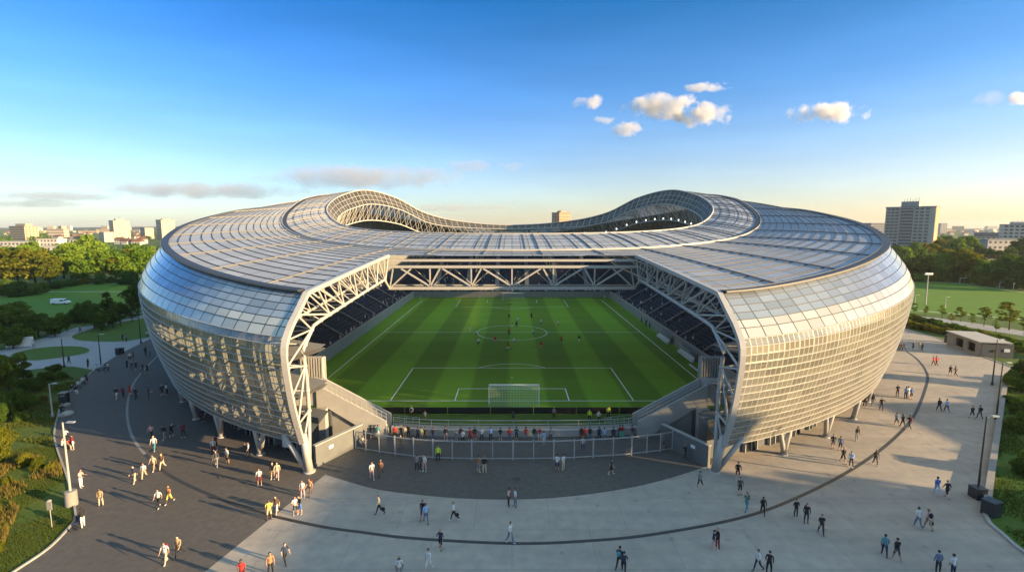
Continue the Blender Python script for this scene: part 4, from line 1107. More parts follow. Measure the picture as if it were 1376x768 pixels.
# low white terraces and red roofed houses on the left
def lowblock(label, px0, px1, py_top, py_base, wall, roof, rz=0):
    D = HC * F_PX / (py_base - 304); a = at_depth((px0 + px1) / 2, 304, D); w = (px1 - px0) * D / F_PX; top = HC - (py_top - 304) / F_PX * D
    t = thing('low_building', label, 'building', (a.x, a.y, 0), rz)
    b = MB(); b.box((0, 6, top / 2), (w, 12, top)); b.build('walls', M[wall], t)
    b = MB(); b.box((0, 6, top + .25), (w + .8, 12.8, .5)); b.build('roof', M[roof], t)
    fl = max(1, int(top / 3.2))
    k = max(2, min(24, int(w / 3.5)))
    add_windows(t, [((-w / 2 + w * (c + .5) / k, -.02, top * (f + .55) / fl), (1.6, .2, 1.5)) for f in range(fl) for c in range(k)])
lowblock('long low white building at the left edge behind the trees', -14, 34, 325, 342, 'b_white', 'b_white')
lowblock('low white building with a flat roof left of the tall tree', 47, 74, 321, 336, 'b_white', 'b_cream', .05)
lowblock('pale low building behind the round trees at left', 52, 86, 331, 345, 'b_white', 'b_cream')
lowblock('low white building among the left trees, rightmost', 78, 106, 322, 334, 'b_white', 'b_cream', -.05)
lowblock('white low block half hidden by trees left of the right mid rise', 1270, 1312, 324, 334, 'b_white', 'b_white')
lowblock('dark glazed office low behind the right trees', 1330, 1372, 322, 350, 'b_grey', 'slate')
def house_mesh():
    b = MB(); b.box((0, 0, 2.6), (8, 7, 5.2))
    for x in (-2.5, 0, 2.5):
        for z in (1.4, 3.9): b.box((x, -3.52, z), (1.1, .1, 1.2), 0, 1)
    w = b.mesh('walls'); w.materials.append(M['b_white']); w.materials.append(M['glass_far'])
    r = MB(); r.mesh_faces([(-4.4, -4, 5.1), (4.4, -4, 5.1), (4.4, 4, 5.1), (-4.4, 4, 5.1), (-4.4, 0, 8), (4.4, 0, 8)], [(0, 1, 5, 4), (2, 3, 4, 5), (1, 2, 5), (3, 0, 4), (3, 2, 1, 0)])
    r.box((2.6, .6, 8), (.8, .8, 1.8)); rm = r.mesh('roof'); rm.materials.append(M['tile'])
    return w, rm
hw, hr = house_mesh()
def house(p, rz, s, label, group):
    t = thing('house', label, 'house', p, rz, group); t.scale = (s, s, s)
    for nm, me in (('walls', hw), ('roof', hr)):
        o = bpy.data.objects.new(nm, me); COL.objects.link(o); o.parent = t
rnd = random.Random(3)
for k in range(46):
    px = 150 + 50 * rnd.random() if k < 9 else 48 + 60 * rnd.random() if k < 12 else rnd.choice((rnd.uniform(0, 200), rnd.uniform(1255, 1376)))
    py = rnd.uniform(322, 333) if k < 9 else rnd.uniform(321, 326) if k < 12 else rnd.uniform(310, 317)
    if k < 9: lab = 'small white house with a red tiled roof in the estate left of the stadium'
    elif k < 12: lab = 'small house with a red tiled roof between the low white buildings at left'
    else: lab = 'tiny distant house with a red roof near the horizon'
    house(g(px, py), rnd.uniform(-.3, .3) + (PI / 2 if rnd.random() < .3 else 0), 1.25, lab, 'red roofed houses left of the stadium' if k < 9 else 'red roofed houses between low buildings' if k < 12 else 'distant houses near the horizon')
# apartment blocks and trees beyond the right edge of the frame, which shade the plaza
for (x, y, w, d, hgt, lab) in ((128, -21, 16, 52, 31, 'slab apartment block off the right side of the plaza, nearest the camera'), (122, 36, 14, 16, 14, 'lower apartment block off the right side of the plaza'), ):
    t = thing('apartment_block', lab, 'apartment block', (x, y, 0), 0)
    b = MB(); b.box((0, 0, hgt / 2), (w, d, hgt)); b.build('walls', M['b_cream'], t)
    b = MB(); b.box((0, 0, hgt + .2), (w + .6, d + .6, .4)); b.build('roof', M['slate'], t)
    add_windows(t, [((-w / 2, -d / 2 + 1.5 + 3 * c, 1.6 + 3 * f), (.2, 1.5, 1.4)) for f in range(int(hgt / 3)) for c in range(int(d / 3))])
# scattered blocks of the distant city, a few pixels each
for k in range(64):
    px = rnd.uniform(0, 205) if k % 2 else rnd.uniform(1205, 1376)
    p = g(px, rnd.uniform(308.6, 313.5)); b = MB(); w_, d_, h_ = rnd.uniform(18, 60), rnd.uniform(12, 20), rnd.choice((7, 9, 9, 12, 15, 20, 26))
    b.box((0, 0, h_ / 2), (w_, d_, h_)); b.box((0, 0, h_ + .3), (w_ + .8, d_ + .8, .6), 0, 1)
    for f in range(int(h_ / 3)): b.box((0, -d_ / 2, 1.7 + 3 * f), (w_ * .9, .3, 1.2), 0, 2)
    o = b.build('distant_building', [M[rnd.choice(('b_cream', 'b_white', 'b_grey', 'b_tan'))], M['slate'], M['glass_far']]); o.location = p; o.rotation_euler = (0, 0, rnd.uniform(-.6, .6))
    tag(o, 'tiny pale distant city block near the horizon', 'building', 'distant city blocks')
# low hills at the horizon
b = MB(); n = 160
for k in range(n):
    def hp(k_):
        a = 2 * PI * k_ / n; hh = 12 + 12 * (noise.noise(Vector((math.cos(a) * 3, math.sin(a) * 3, 1))) + .4); return a, max(4, hh)
    (a0, h0), (a1, h1) = hp(k), hp(k + 1)
    P = lambda a, r, z: (r * math.cos(a), r * math.sin(a), z)
    b.face([P(a1, 3300, -.5), P(a0, 3300, -.5), P(a0, 3900, h0), P(a1, 3900, h1)]); b.face([P(a1, 3900, h1), P(a0, 3900, h0), P(a0, 4590, -.5), P(a1, 4590, -.5)])
structure(b.build('hills', M['water'], None, True))
# ================================================================== TREES AND PLANTS
def leafy(clumps, leaf, per, seed, flat=0.9):
    """leaf cards spread through the shells of many clumps; clumps = (x, y, z, r)"""
    rn = random.Random(seed); vs, fs = [], []
    for (cx, cy, cz, r) in clumps:
        for _ in range(int(per * (r / 1.2) ** 1.6)):
            d = Vector((rn.gauss(0, 1), rn.gauss(0, 1), rn.gauss(0.25, 1))).normalized()
            rad = r * (0.55 + 0.5 * rn.random())
            p = Vector((cx, cy, cz)) + Vector((d.x * rad, d.y * rad, d.z * rad * flat))
            n = (d + Vector((rn.gauss(0, .6), rn.gauss(0, .6), rn.gauss(0, .6)))).normalized()
            u = n.orthogonal().normalized(); w = n.cross(u); a = rn.random() * 6.28
            u, w = u * math.cos(a) + w * math.sin(a), w * math.cos(a) - u * math.sin(a)
            s = leaf * (0.6 + 0.8 * rn.random()); k = len(vs)
            vs += [p - u * s * .5, p + w * s * .36, p + u * s * .62, p - w * s * .36]
            fs.append((k, k + 1, k + 2, k + 3))
    return vs, fs
def tree_proto(kind, seed, leaf, per, m):
    rn = random.Random(seed); cl = []; limbs = []
    if kind == 'round':
        for _ in range(34):
            d = Vector((rn.gauss(0, 1), rn.gauss(0, 1), rn.gauss(0.1, .9))).normalized(); q = .55 + .45 * rn.random()
            cl.append((d.x * 3.0 * q, d.y * 3.0 * q, 5.4 + d.z * 3.7 * q, .8 + .85 * rn.random()))
        th, tr = 4.6, .26
    elif kind == 'tall':
        for _ in range(34):
            z = 2.6 + 6.6 * rn.random(); w = 2.1 * math.sin(PI * min(1, (z - 1.2) / 8.8)) ** .7; a = rn.random() * 6.28; q = rn.random() ** .5
            cl.append((math.cos(a) * w * q, math.sin(a) * w * q, z, .7 + .6 * rn.random()))
        th, tr = 6.0, .2
    elif kind == 'conifer':
        for _ in range(40):
            z = 1.2 + 8.4 * rn.random(); w = 2.5 * (1 - (z - 1) / 9.4) ** .8; a = rn.random() * 6.28; q = .5 + .5 * rn.random()
            cl.append((math.cos(a) * w * q, math.sin(a) * w * q, z, .4 + .55 * (1 - z / 12)))
        th, tr = 8.5, .2
    elif kind == 'young':
        for _ in range(18):
            z = 3.2 + 6.2 * rn.random(); w = 1.9 * math.sin(PI * min(1, (z - 2.2) / 8.0)) ** .8; a = rn.random() * 6.28; q = rn.random() ** .6
            cl.append((math.cos(a) * w * q, math.sin(a) * w * q, z, .5 + .5 * rn.random()))
        th, tr = 6.5, .11
    else:                                                   # bush, 10 high by 13 wide before scaling
        for _ in range(26):
            a = rn.random() * 6.28; q = rn.random() ** .5; z = 1.5 + 6.6 * rn.random() * (1 - .45 * q)
            cl.append((math.cos(a) * 5.2 * q, math.sin(a) * 5.2 * q, z, 1.5 + 1.3 * rn.random()))
        th, tr = 3.5, .3
    vs, fs = leafy(cl, leaf, per, seed + 1)
    b = MB(); b.mesh_faces(vs, fs); cm = b.mesh('crown'); cm.materials.append(M[m])
    t = MB(); t.tube([(0, 0, -.1), (.05, .03, th * .45), (0, .1, th)], [tr, tr * .75, tr * .4], 8)
    for (x, y, z, r) in cl[:7]:
        z0 = min(th * .92, max(th * .4, z - 2.0)); t.tube([(0, .05, z0), (x * .5, y * .5, (z0 + z) / 2 + .2), (x * .85, y * .85, z)], [tr * .42, tr * .28, tr * .12], 6)
    tm = t.mesh('trunk', True); tm.materials.append(M['bark'])
    return cm, tm
PROTO = {}
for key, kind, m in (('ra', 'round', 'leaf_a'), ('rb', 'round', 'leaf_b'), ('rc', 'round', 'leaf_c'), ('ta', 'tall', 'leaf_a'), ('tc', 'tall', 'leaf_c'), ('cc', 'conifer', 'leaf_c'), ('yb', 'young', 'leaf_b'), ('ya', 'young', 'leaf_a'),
                     ('ba', 'bush', 'leaf_a'), ('bb', 'bush', 'leaf_b'), ('bc', 'bush', 'leaf_c'), ('bd', 'bush', 'dry')):
    PROTO[key] = [tree_proto(kind, sd + len(PROTO) * 10, .62 if kind in ('round', 'tall', 'conifer') else .42 if kind == 'young' else .75, 95, m) for sd in (1, 2)]
NEAR = {k: [tree_proto(kd, 77 + i, lf, pr_, m)] for i, (k, kd, lf, pr_, m) in enumerate((('rb', 'round', .26, 420, 'leaf_b'), ('bb', 'bush', .5, 210, 'leaf_b'), ('rc', 'round', .42, 240, 'leaf_c'), ('cc', 'conifer', .4, 300, 'leaf_c'), ('bc', 'bush', .6, 170, 'leaf_c'), ('ba', 'bush', .6, 170, 'leaf_a'), ('bd', 'bush', .55, 190, 'dry')))}
rt = random.Random(11)
def plant(px, py, hpx, key, label, group, wide=1.0, near=False, at=None, hm=None):
    p = at or g(px, py); hgt = hm or hpx * depth(p) / F_PX; s = hgt / 10.2
    cm, tm = (NEAR if near else PROTO)[key][rt.randrange(len((NEAR if near else PROTO)[key]))]
    bush = key[0] == 'b'
    t = thing('shrub' if bush else 'tree', label, 'shrub' if bush else 'tree', (p[0], p[1], 0), rt.random() * 6.28, group)
    w = s * wide * rt.uniform(.88, 1.12); t.scale = (w, w * rt.uniform(.9, 1.1), s)
    for nm, me in (('crown', cm), ('trunk', tm)):
        o = bpy.data.objects.new(nm, me); COL.objects.link(o); o.parent = t
    return t
ORD = ['first', 'second', 'third', 'fourth', 'fifth', 'sixth', 'seventh', 'eighth', 'ninth', 'tenth', 'eleventh', 'twelfth', 'thirteenth', 'fourteenth', 'fifteenth', 'sixteenth', 'seventeenth', 'eighteenth', 'nineteenth', 'twentieth', 'twenty first', 'twenty second', 'twenty third', 'twenty fourth', 'twenty fifth', 'twenty sixth', 'twenty seventh', 'twenty eighth', 'twenty ninth', 'thirtieth'] + ['far along'] * 40
LOOK = {'ra': 'round mid green tree', 'rb': 'round yellow green tree', 'rc': 'round dark green tree', 'ta': 'tall green tree', 'tc': 'tall dark tree', 'cc': 'pointed dark evergreen tree', 'yb': 'slim young yellow green tree', 'ya': 'slim young green tree', 'ba': 'green bush', 'bb': 'yellow green bush', 'bc': 'dark green bush', 'bd': 'dry tawny bush'}
def grove(where, group, items, near=False):
    items = sorted(items); seen = {}; tot = {}
    for it in items: tot[it[3]] = tot.get(it[3], 0) + 1
    for it in items:
        k = it[3]; seen[k] = seen.get(k, 0) + 1
        lab = f"{LOOK[k]} {where}" + (f", {ORD[seen[k] - 1]} from the left" if tot[k] > 1 else '')
        plant(it[0], it[1], it[2], k, lab, group, it[4] if len(it) > 4 else 1.0, near)
grove('behind the left field', 'trees behind the left field', [(-18, 384, 50, 'rb'), (5, 381, 47, 'rb', 1.2), (25, 382, 52, 'rb', 1.2), (48, 382, 50, 'rb', 1.2), (68, 383, 42, 'rb', 1.15), (38, 373, 45, 'ra', 1.2), (15, 372, 45, 'ra', 1.2), (97, 378, 52, 'ra', 1.1), (122, 368, 53, 'ra', 1.3), (86, 374, 44, 'ra'), (45, 355, 34, 'ra', 1.1), (140, 378, 44, 'ra', 1.1), (156, 378, 35, 'rb'), (170, 378, 38, 'ra'), (185, 377, 44, 'ta', 1.4), (199, 375, 40, 'ra'), (110, 380, 36, 'ra'), (152, 368, 37, 'ra', 1.2), (62, 366, 34, 'ra', 1.2), (75, 356, 22, 'ra'), (20, 356, 20, 'rc'), (180, 362, 30, 'rb'), (205, 362, 32, 'ra'), (195, 350, 22, 'ra'), (168, 356, 24, 'ra'), (135, 355, 20, 'ra'), (5, 360, 24, 'ra')])
grove('below the left tree belt', 'bushes along the left field', [(135, 381.5, 17, 'bc', .8), (98, 384, 11, 'bc'), (112, 382, 9, 'bb'), (165, 382, 14, 'bc', .8), (179, 382, 17, 'bc', .8), (192, 383, 15, 'bc', .8), (150, 380, 10, 'bb'), (85, 385, 14, 'bc'), (120, 380, 9, 'bd'), (75, 388, 14, 'bc'), (8, 396, 24, 'bc', .8), (25, 398, 24, 'bc', .8), (42, 396, 25, 'bc', .8), (55, 393, 16, 'bc'), (-12, 396, 24, 'bc')])
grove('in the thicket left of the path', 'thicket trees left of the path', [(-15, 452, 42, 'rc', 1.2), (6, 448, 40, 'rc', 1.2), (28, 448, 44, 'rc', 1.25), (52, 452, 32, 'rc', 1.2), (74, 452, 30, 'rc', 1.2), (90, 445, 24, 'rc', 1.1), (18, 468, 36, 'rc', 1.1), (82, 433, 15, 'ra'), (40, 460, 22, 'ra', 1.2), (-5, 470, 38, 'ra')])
grove('in the clump beyond the far path', 'dark trees along the far path', [(114, 434, 33, 'rc', 1.1), (127, 441, 34, 'rc', 1.15), (146, 436, 46, 'cc', 1.1), (137, 444, 30, 'rc'), (161, 432, 30, 'rc', 1.1), (176, 427, 32, 'cc', 1.2), (186, 421, 42, 'tc', 1.5), (199, 419, 46, 'tc', 1.5), (152, 440, 26, 'rc'), (104, 433, 22, 'bc', .7), (208, 418, 44, 'tc', 1.4)])
grove('in the shaded left verge', 'verge plants in the shade', [(-12, 535, 70, 'rc', 1.1), (12, 528, 62, 'rc', 1.1), (32, 512, 36, 'cc', 1.3), (18, 556, 44, 'bc', .6), (44, 525, 24, 'bc', .8), (62, 512, 18, 'bc', .8), (84, 509, 12, 'ba', .8), (2, 566, 34, 'bc', .7), (72, 500, 14, 'bc', .9), (40, 545, 18, 'ba', .8), (30, 565, 16, 'bc'), (55, 540, 13, 'bd')], near=True)
grove('in the sunlit left verge', 'sunlit verge plants', [(-9, 628, 66, 'rb', 1.1), (34, 626, 20, 'bb', .7), (52, 630, 20, 'bb', .7), (68, 632, 12, 'bb', .8), (10, 652, 15, 'bb', .8), (2, 712, 17, 'bd', .8), (-14, 745, 22, 'bb'), (-6, 690, 16, 'bd')], near=True)
grove('behind the right field', 'trees behind the right field', [(1200, 374, 32, 'ra', 1.2), (1212, 372, 26, 'ra', 1.2), (1222, 375, 31, 'rb', 1.1), (1240, 376, 34, 'rb', 1.1), (1254, 375, 28, 'rb', 1.2), (1266, 377, 38, 'ra', 1.2), (1281, 377, 46, 'rb', 1.3), (1300, 379, 44, 'rb', 1.2), (1318, 381, 36, 'ra', 1.1), (1310, 381, 24, 'rb', 1.1), (1334, 383, 34, 'ra', 1.1), (1347, 384, 40, 'ra', 1.2), (1362, 386, 50, 'rc', 1.2), (1378, 390, 52, 'rc', 1.2), (1395, 392, 50, 'rc', 1.2), (1328, 384, 20, 'bb')] + [(1198 + 9.5 * k, 378 + max(0, k - 9) * 1.1, 10 + (k * 7 % 5), ('ba', 'bc', 'bb', 'ba')[k % 4], 1.0) for k in range(20)])
grove('before the right mid rise', 'trees in front of the right mid rise', [(1212, 358, 30, 'ra', 1.2), (1228, 357, 32, 'ra', 1.2), (1246, 354, 30, 'rb', 1.2), (1262, 350, 30, 'rb', 1.2), (1283, 354, 34, 'ra', 1.3), (1302, 353, 36, 'ra', 1.3), (1320, 354, 24, 'rc', 1.3), (1338, 357, 24, 'rc', 1.2), (1356, 354, 24, 'rc', 1.3), (1374, 352, 34, 'rc', 1.3), (1290, 342, 24, 'ra', 1.2), (1270, 338, 24, 'ra', 1.2), (1258, 338, 20, 'ra', 1.2), (1310, 340, 16, 'ra', 1.2), (1390, 356, 38, 'rc', 1.2), (1232, 345, 14, 'ra', 1.3)])
grove('beside the right field', 'saplings by the right field', [(1356, 443, 40, 'yb', 1.9), (1322, 438, 27, 'yb', 1.6), (1291, 432, 21, 'yb', 1.6), (1266, 427, 19, 'ya', 1.6), (1243, 424, 14, 'yb', 1.5), (1228, 422, 16, 'ya', 1.5), (1306, 436, 16, 'ya', 1.5), (1376, 450, 26, 'yb', 1.6), (1279, 434, 14, 'yb', 1.6), (1338, 446, 17, 'ya', 1.5), (1214, 421, 14, 'yb', 1.5)])
hp = []
for k in range(16): hp.append((1206 + 5.6 * k, 436.5 + 1.1 * k, 8 + (k * 7 % 5), 'bb', 1.15))
for k in range(24): hp.append((1207 + 7.6 * k, 426 + 1.75 * k + (1.2 if k % 2 else 0), 9 + (k * 5 % 4), 'ba' if k % 3 else 'bb', 1.1))
for k in range(8): hp.append((1352 + 7 * k, 466 + 2.4 * k, 11 + (k % 3) * 2, 'bb' if k % 3 == 0 else 'ba', 1.0))
grove('in the right plaza hedges', 'hedge shrubs beyond the right plaza', hp)
grove('on the bank behind the low wall', 'shrubs on the right bank', [(1366, 522, 30, 'ba', .8), (1358, 512, 14, 'ba'), (1380, 522, 46, 'rc', 1.2), (1358, 540, 12, 'bc'), (1371, 556, 20, 'bc'), (1384, 580, 32, 'bc'), (1388, 640, 36, 'bc'), (1366, 545, 14, 'ba')], near=False)
for k, (x, y, hh) in enumerate(((118, 50, 12), (121, 57, 11), (126, 64, 10), (118, 6, 23), (116, 13, 20), (118, 20, 17), (116, 27, 15), (118, 34, 14), (110, 8, 15), (104, -14, 14))):
    plant(0, 0, 0, 'ra', f'street tree off the right side of the plaza, {ORD[k]} in the row', 'street trees off the right side', 1.1, False, Vector((x, y, 0)), hh)
# distant woods and suburbs read as one mass
cl = []; rw = random.Random(21)
for k in range(2300):
    a = rw.uniform(-.86, .86); r = 330 + 3000 * rw.random() ** 1.5
    x, y = r * math.sin(a), r * math.cos(a)
    if noise.noise(Vector((x * .004, y * .004, 0))) < -.18: continue
    s_ = rw.uniform(3.2, 6.5); cl.append((x, y, s_ * .7, s_))
vs, fs = [], []
for (x, y, z, r) in cl:
    if y < 260: continue
    v, f = leafy([(x, y, z, r)], r * .62, 3.2, int(x * 7 + y), .8); k = len(vs); vs += v; fs += [tuple(i + k for i in q) for q in f]
b = MB(); b.mesh_faces(vs, fs); o = b.build('distant_woods', M['leaf_a']); tag(o, 'distant belts of woodland running to the horizon', 'woods', None, 'stuff')
# tall grass tufts on the left verge and right bank
def tufts(name, label, poly_px, n, hmin, hmax, m, seed):
    rn = random.Random(seed); P = gp(poly_px); xs = [p.x for p in P]; ys = [p.y for p in P]; vs, fs = [], []
    def inside(x, y):
        c = False; j = len(P) - 1
        for i in range(len(P)):
            if (P[i].y > y) != (P[j].y > y) and x < (P[j].x - P[i].x) * (y - P[i].y) / (P[j].y - P[i].y) + P[i].x: c = not c
            j = i
        return c
    t = 0
    while t < n:
        x, y = rn.uniform(min(xs), max(xs)), rn.uniform(min(ys), max(ys))
        if not inside(x, y): continue
        if noise.noise(Vector((x * .25, y * .25, seed))) < rn.uniform(-.35, .25): t += .2; continue
        t += 1
        for _ in range(4):
            a = rn.random() * 6.28; h_ = rn.uniform(hmin, hmax); w = .03; lx, ly = math.cos(a) * h_ * .4, math.sin(a) * h_ * .4; k = len(vs)
            vs += [(x - w * math.sin(a), y + w * math.cos(a), 0), (x + w * math.sin(a), y - w * math.cos(a), 0), (x + lx, y + ly, h_)]; fs.append((k, k + 1, k + 2))
    b = MB(); b.mesh_faces(vs, fs); o = b.build(name, M[m]); tag(o, label, 'grass', None, 'stuff')
tufts('tall_grass', 'tawny tall grass in the sunlit verge at left', [(-30, 720), (-30, 640), (30, 612), (80, 618), (86, 640), (40, 645), (24, 690), (4, 735)], 2200, .2, .6, 'dry', 5)
tufts('meadow_grass', 'short green grass of the verge beside the left kerb', [(-30, 790), (-30, 600), (75, 600), (88, 640), (98, 700), (66, 734), (20, 766)], 12000, .04, .12, 'blade', 6)
tufts('meadow_grass', 'rough dark grass on the bank right of the low wall', [(1352, 520), (1376, 510), (1420, 600), (1430, 760), (1376, 735), (1332, 695), (1336, 640)], 5000, .1, .35, 'blade', 8)
tufts('meadow_grass', 'rough shaded grass of the verge below the thicket', [(0, 590), (0, 520), (80, 503), (105, 510), (78, 550), (72, 600)], 4500, .12, .45, 'blade', 9)
# ================================================================== PEOPLE
def person_mesh(name, la=0., ra=0., lk=0., rk=0., ls=0., rs=0., le=.25, re=.25, spread=.0, sit=False, seed=0):
    """one continuous figure 1.75 m tall facing +y; angles in radians, + swings forward"""
    V, Ed, RAD, SEG = [], [], [], []
    def add(p, r, par=None, m=1):
        V.append(Vector(p)); RAD.append(r)
        if par is not None: Ed.append((par, len(V) - 1)); SEG.append((par, len(V) - 1, m))
        return len(V) - 1
    dz = -.42 if sit else 0
    lean = .04
    pel = add((0, 0, .95 + dz), .125); sp = add((0, .01, 1.12 + dz), .115, pel, 1); ch = add((0, lean * .5, 1.33 + dz), .135, sp, 1)
    nb = add((0, lean, 1.47 + dz), .065, ch, 1); nk = add((0, lean + .01, 1.54 + dz), .05, nb, 0)
    hands = []; feet = []
    for s, a, k in ((-1, la, lk), (1, ra, rk)):
        if sit: a, k = 1.45, 1.4
        h = add((s * .095, 0, .88 + dz), .09, pel, 2)
        kn = add((s * (.10 + spread), .43 * math.sin(a), .88 + dz - .43 * math.cos(a)), .062, h, 2)
        c = a - k
        md = add(V[kn] + Vector((s * .003, .18 * math.sin(c) - .01, -.18 * math.cos(c))), .055, kn, 5)
        an = add(V[kn] + Vector((s * .005, .40 * math.sin(c), -.40 * math.cos(c))), .038, md, 5)
        hl = add(V[an] + Vector((0, .02, -.045)), .042, an, 4)
        add(V[hl] + Vector((s * .02, .15, -.0)), .034, hl, 4)
    for s, a, e in ((-1, ls, le), (1, rs, re)):
        sh = add((s * .175, lean * .6, 1.42 + dz), .062, ch, 1)
        el = add(V[sh] + Vector((s * .055, .28 * math.sin(a), -.28 * math.cos(a))), .043, sh, 1)
        f = a + e
        wr = add(V[el] + Vector((-s * .01, .25 * math.sin(f), -.25 * math.cos(f))), .028, el, 6)
        d = Vector((0, math.sin(f + .15), -math.cos(f + .15)))
        pm = add(V[wr] + d * .075, .033, wr, 0); hands.append((V[pm].copy(), d, s))
    me = bpy.data.meshes.new(name); me.from_pydata([tuple(v) for v in V], Ed, [])
    bm = bmesh.new(); bm.from_mesh(me); ly = bm.verts.layers.skin.verify(); bm.verts.ensure_lookup_table()
    for i, v in enumerate(bm.verts): v[ly].radius = (RAD[i] * (1.18 if i in (1, 2) else 1), RAD[i] * (.8 if i in (0, 1, 2) else 1)); v[ly].use_root = (i == 0)
    bm.to_mesh(me); bm.free()
    o = bpy.data.objects.new('tmp', me); COL.objects.link(o)
    o.modifiers.new('s', 'SKIN').use_smooth_shade = True
    ss = o.modifiers.new('u', 'SUBSURF'); ss.levels = 1; ss.render_levels = 1
    ev = o.evaluated_get(bpy.context.evaluated_depsgraph_get()); m2 = bpy.data.meshes.new_from_object(ev)
    b = MB(); vs = [v.co.copy() for v in m2.vertices]
    for p in m2.polygons:
        c = p.center; best = (9, 1)
        for (i, j, mi) in SEG:
            a_, d_ = V[i], V[j] - V[i]; t = max(0, min(1, (c - a_).dot(d_) / d_.length_squared)); q = (c - a_ - d_ * t).length / (RAD[i] * (1 - t) + RAD[j] * t)
            if q < best[0]: best = (q, mi)
        b.f.append(tuple(p.vertices)); b.m.append(best[1]); b.uv.append([(0, 0)] * len(p.vertices))
    b.v = [tuple(v) for v in vs]
    bpy.data.objects.remove(o); bpy.data.meshes.remove(me); bpy.data.meshes.remove(m2)
    hz = 1.645 + dz; hy = lean + .03
    b.ball((0, hy, hz), .1, 0, 12, 9, (.78, .95, 1.18))
    b.ball((0, hy - .022, hz + .03), .106, 3, 12, 9, (.83, .93, 1.02))                    # hair
    b.mesh_faces([(-.014, hy + .088, hz - .02), (.014, hy + .088, hz - .02), (0, hy + .115, hz - .022), (0, hy + .09, hz + .03)], [(0, 1, 2), (1, 3, 2), (3, 0, 2)], 0)
    for s in (-1, 1):
        b.ball((s * .03, hy + .088, hz + .012), .011, 3, 6, 4); b.ball((s * .079, hy, hz - .005), .022, 0, 6, 4, (.4, .8, 1.2))
    b.box((0, hy + .09, hz - .055), (.04, .008, .008), 0, 4)
    for c, d, s in hands:                                                                  # four fingers and a thumb each
        for k in range(4):
            sd = Vector((0, 1, 0)) if abs(d.y) < .7 else Vector((0, 0, 1))
            q = c + sd * (k - 1.5) * .017; ln_ = (.075, .088, .082, .062)[k]
            b.tube([q, q + d * ln_ * .55, q + d * ln_ * .95 + Vector((-s * .022, 0, 0))], [.0095, .0085, .006], 5, 0)
        sd = Vector((0, 1, 0)) if abs(d.y) < .7 else Vector((0, 0, 1))
        b.tube([c - d * .03, c + sd * .032, c + sd * .045 + d * .04], [.012, .011, .008], 5, 0)
    m = b.mesh(name, True)
    for k in range(7): m.materials.append(None)
    return m
POSE = {
 's': person_mesh('person_standing', ra=.04, la=-.04, ls=.05, rs=-.03, spread=.03),
 't': person_mesh('person_waiting', ra=.12, la=-.05, rk=.1, ls=.25, rs=.3, le=1.2, re=1.1, spread=.03),
 'w': person_mesh('person_walking', la=.34, ra=-.28, lk=.12, rk=.25, ls=-.32, rs=.32),
 'v': person_mesh('person_striding', la=-.36, ra=.36, lk=.45, rk=.08, ls=.38, rs=-.3, re=.5),
 'p': person_mesh('person_phone', la=.25, ra=-.2, lk=.1, rk=.3, ls=.1, rs=.55, re=2.0),
 'r': person_mesh('person_running', la=.8, ra=-.55, lk=.7, rk=.9, ls=-.7, rs=.7, le=1.3, re=1.3),
 'u': person_mesh('person_pointing', la=.1, ra=-.1, ls=1.35, rs=.1, le=.25, spread=.03),
 'i': person_mesh('person_sitting', sit=True, ls=.5, rs=.5, le=.7, re=.7),
}
PAL = {'white': (.58, .58, .56), 'black': (.012, .012, .014), 'navy': (.018, .026, .06), 'grey': (.22, .22, .23), 'dark grey': (.06, .062, .068), 'red': (.52, .03, .025), 'maroon': (.16, .015, .03), 'blue': (.06, .16, .42), 'light blue': (.30, .46, .70), 'denim': (.10, .15, .24), 'beige': (.52, .42, .28), 'tan': (.36, .25, .14), 'brown': (.12, .07, .04), 'pink': (.58, .34, .32), 'green': (.09, .22, .16), 'orange': (.36, .17, .08), 'yellow': (.62, .52, .10), 'bright yellow': (.62, .78, .04), 'teal': (.06, .24, .28)}
PAL['kit white'] = (.85, .85, .84); PAL['kit red'] = (.75, .03, .02)
PM = {k: mat('cloth_' + k.replace(' ', '_'), v, .85, 0, 9, .12) for k, v in PAL.items()}
SK = [mat('skin_light', (.56, .36, .26), .6), mat('skin_mid', (.36, .21, .13), .6), mat('skin_deep', (.10, .055, .035), .6)]
HR = [mat('hair_black', (.012, .010, .009), .6), mat('hair_brown', (.055, .03, .016), .6), mat('hair_fair', (.30, .20, .09), .6)]
SHO = [PM['white'], PM['black'], PM['white'], PM['dark grey']]
rp = random.Random(5)
PROTOP = {}
_b = MB(); _b.ball((0, -.17, 1.27), .2, 0, 10, 8, (.72, .55, 1.1))
for _x in (-.1, .1): _b.tube([(_x, -.12, 1.42), (_x, .03, 1.47), (_x * 1.05, .13, 1.36), (_x * 1.1, .06, 1.16)], .016, 5)
PACK = _b.mesh('backpack', True); PACK.materials.append(None)
ACT = {'s': 'standing', 't': 'waiting', 'w': 'walking', 'v': 'walking', 'p': 'walking with phone raised', 'r': 'running', 'u': 'with one arm raised', 'i': 'sitting'}
PEOPLE = []
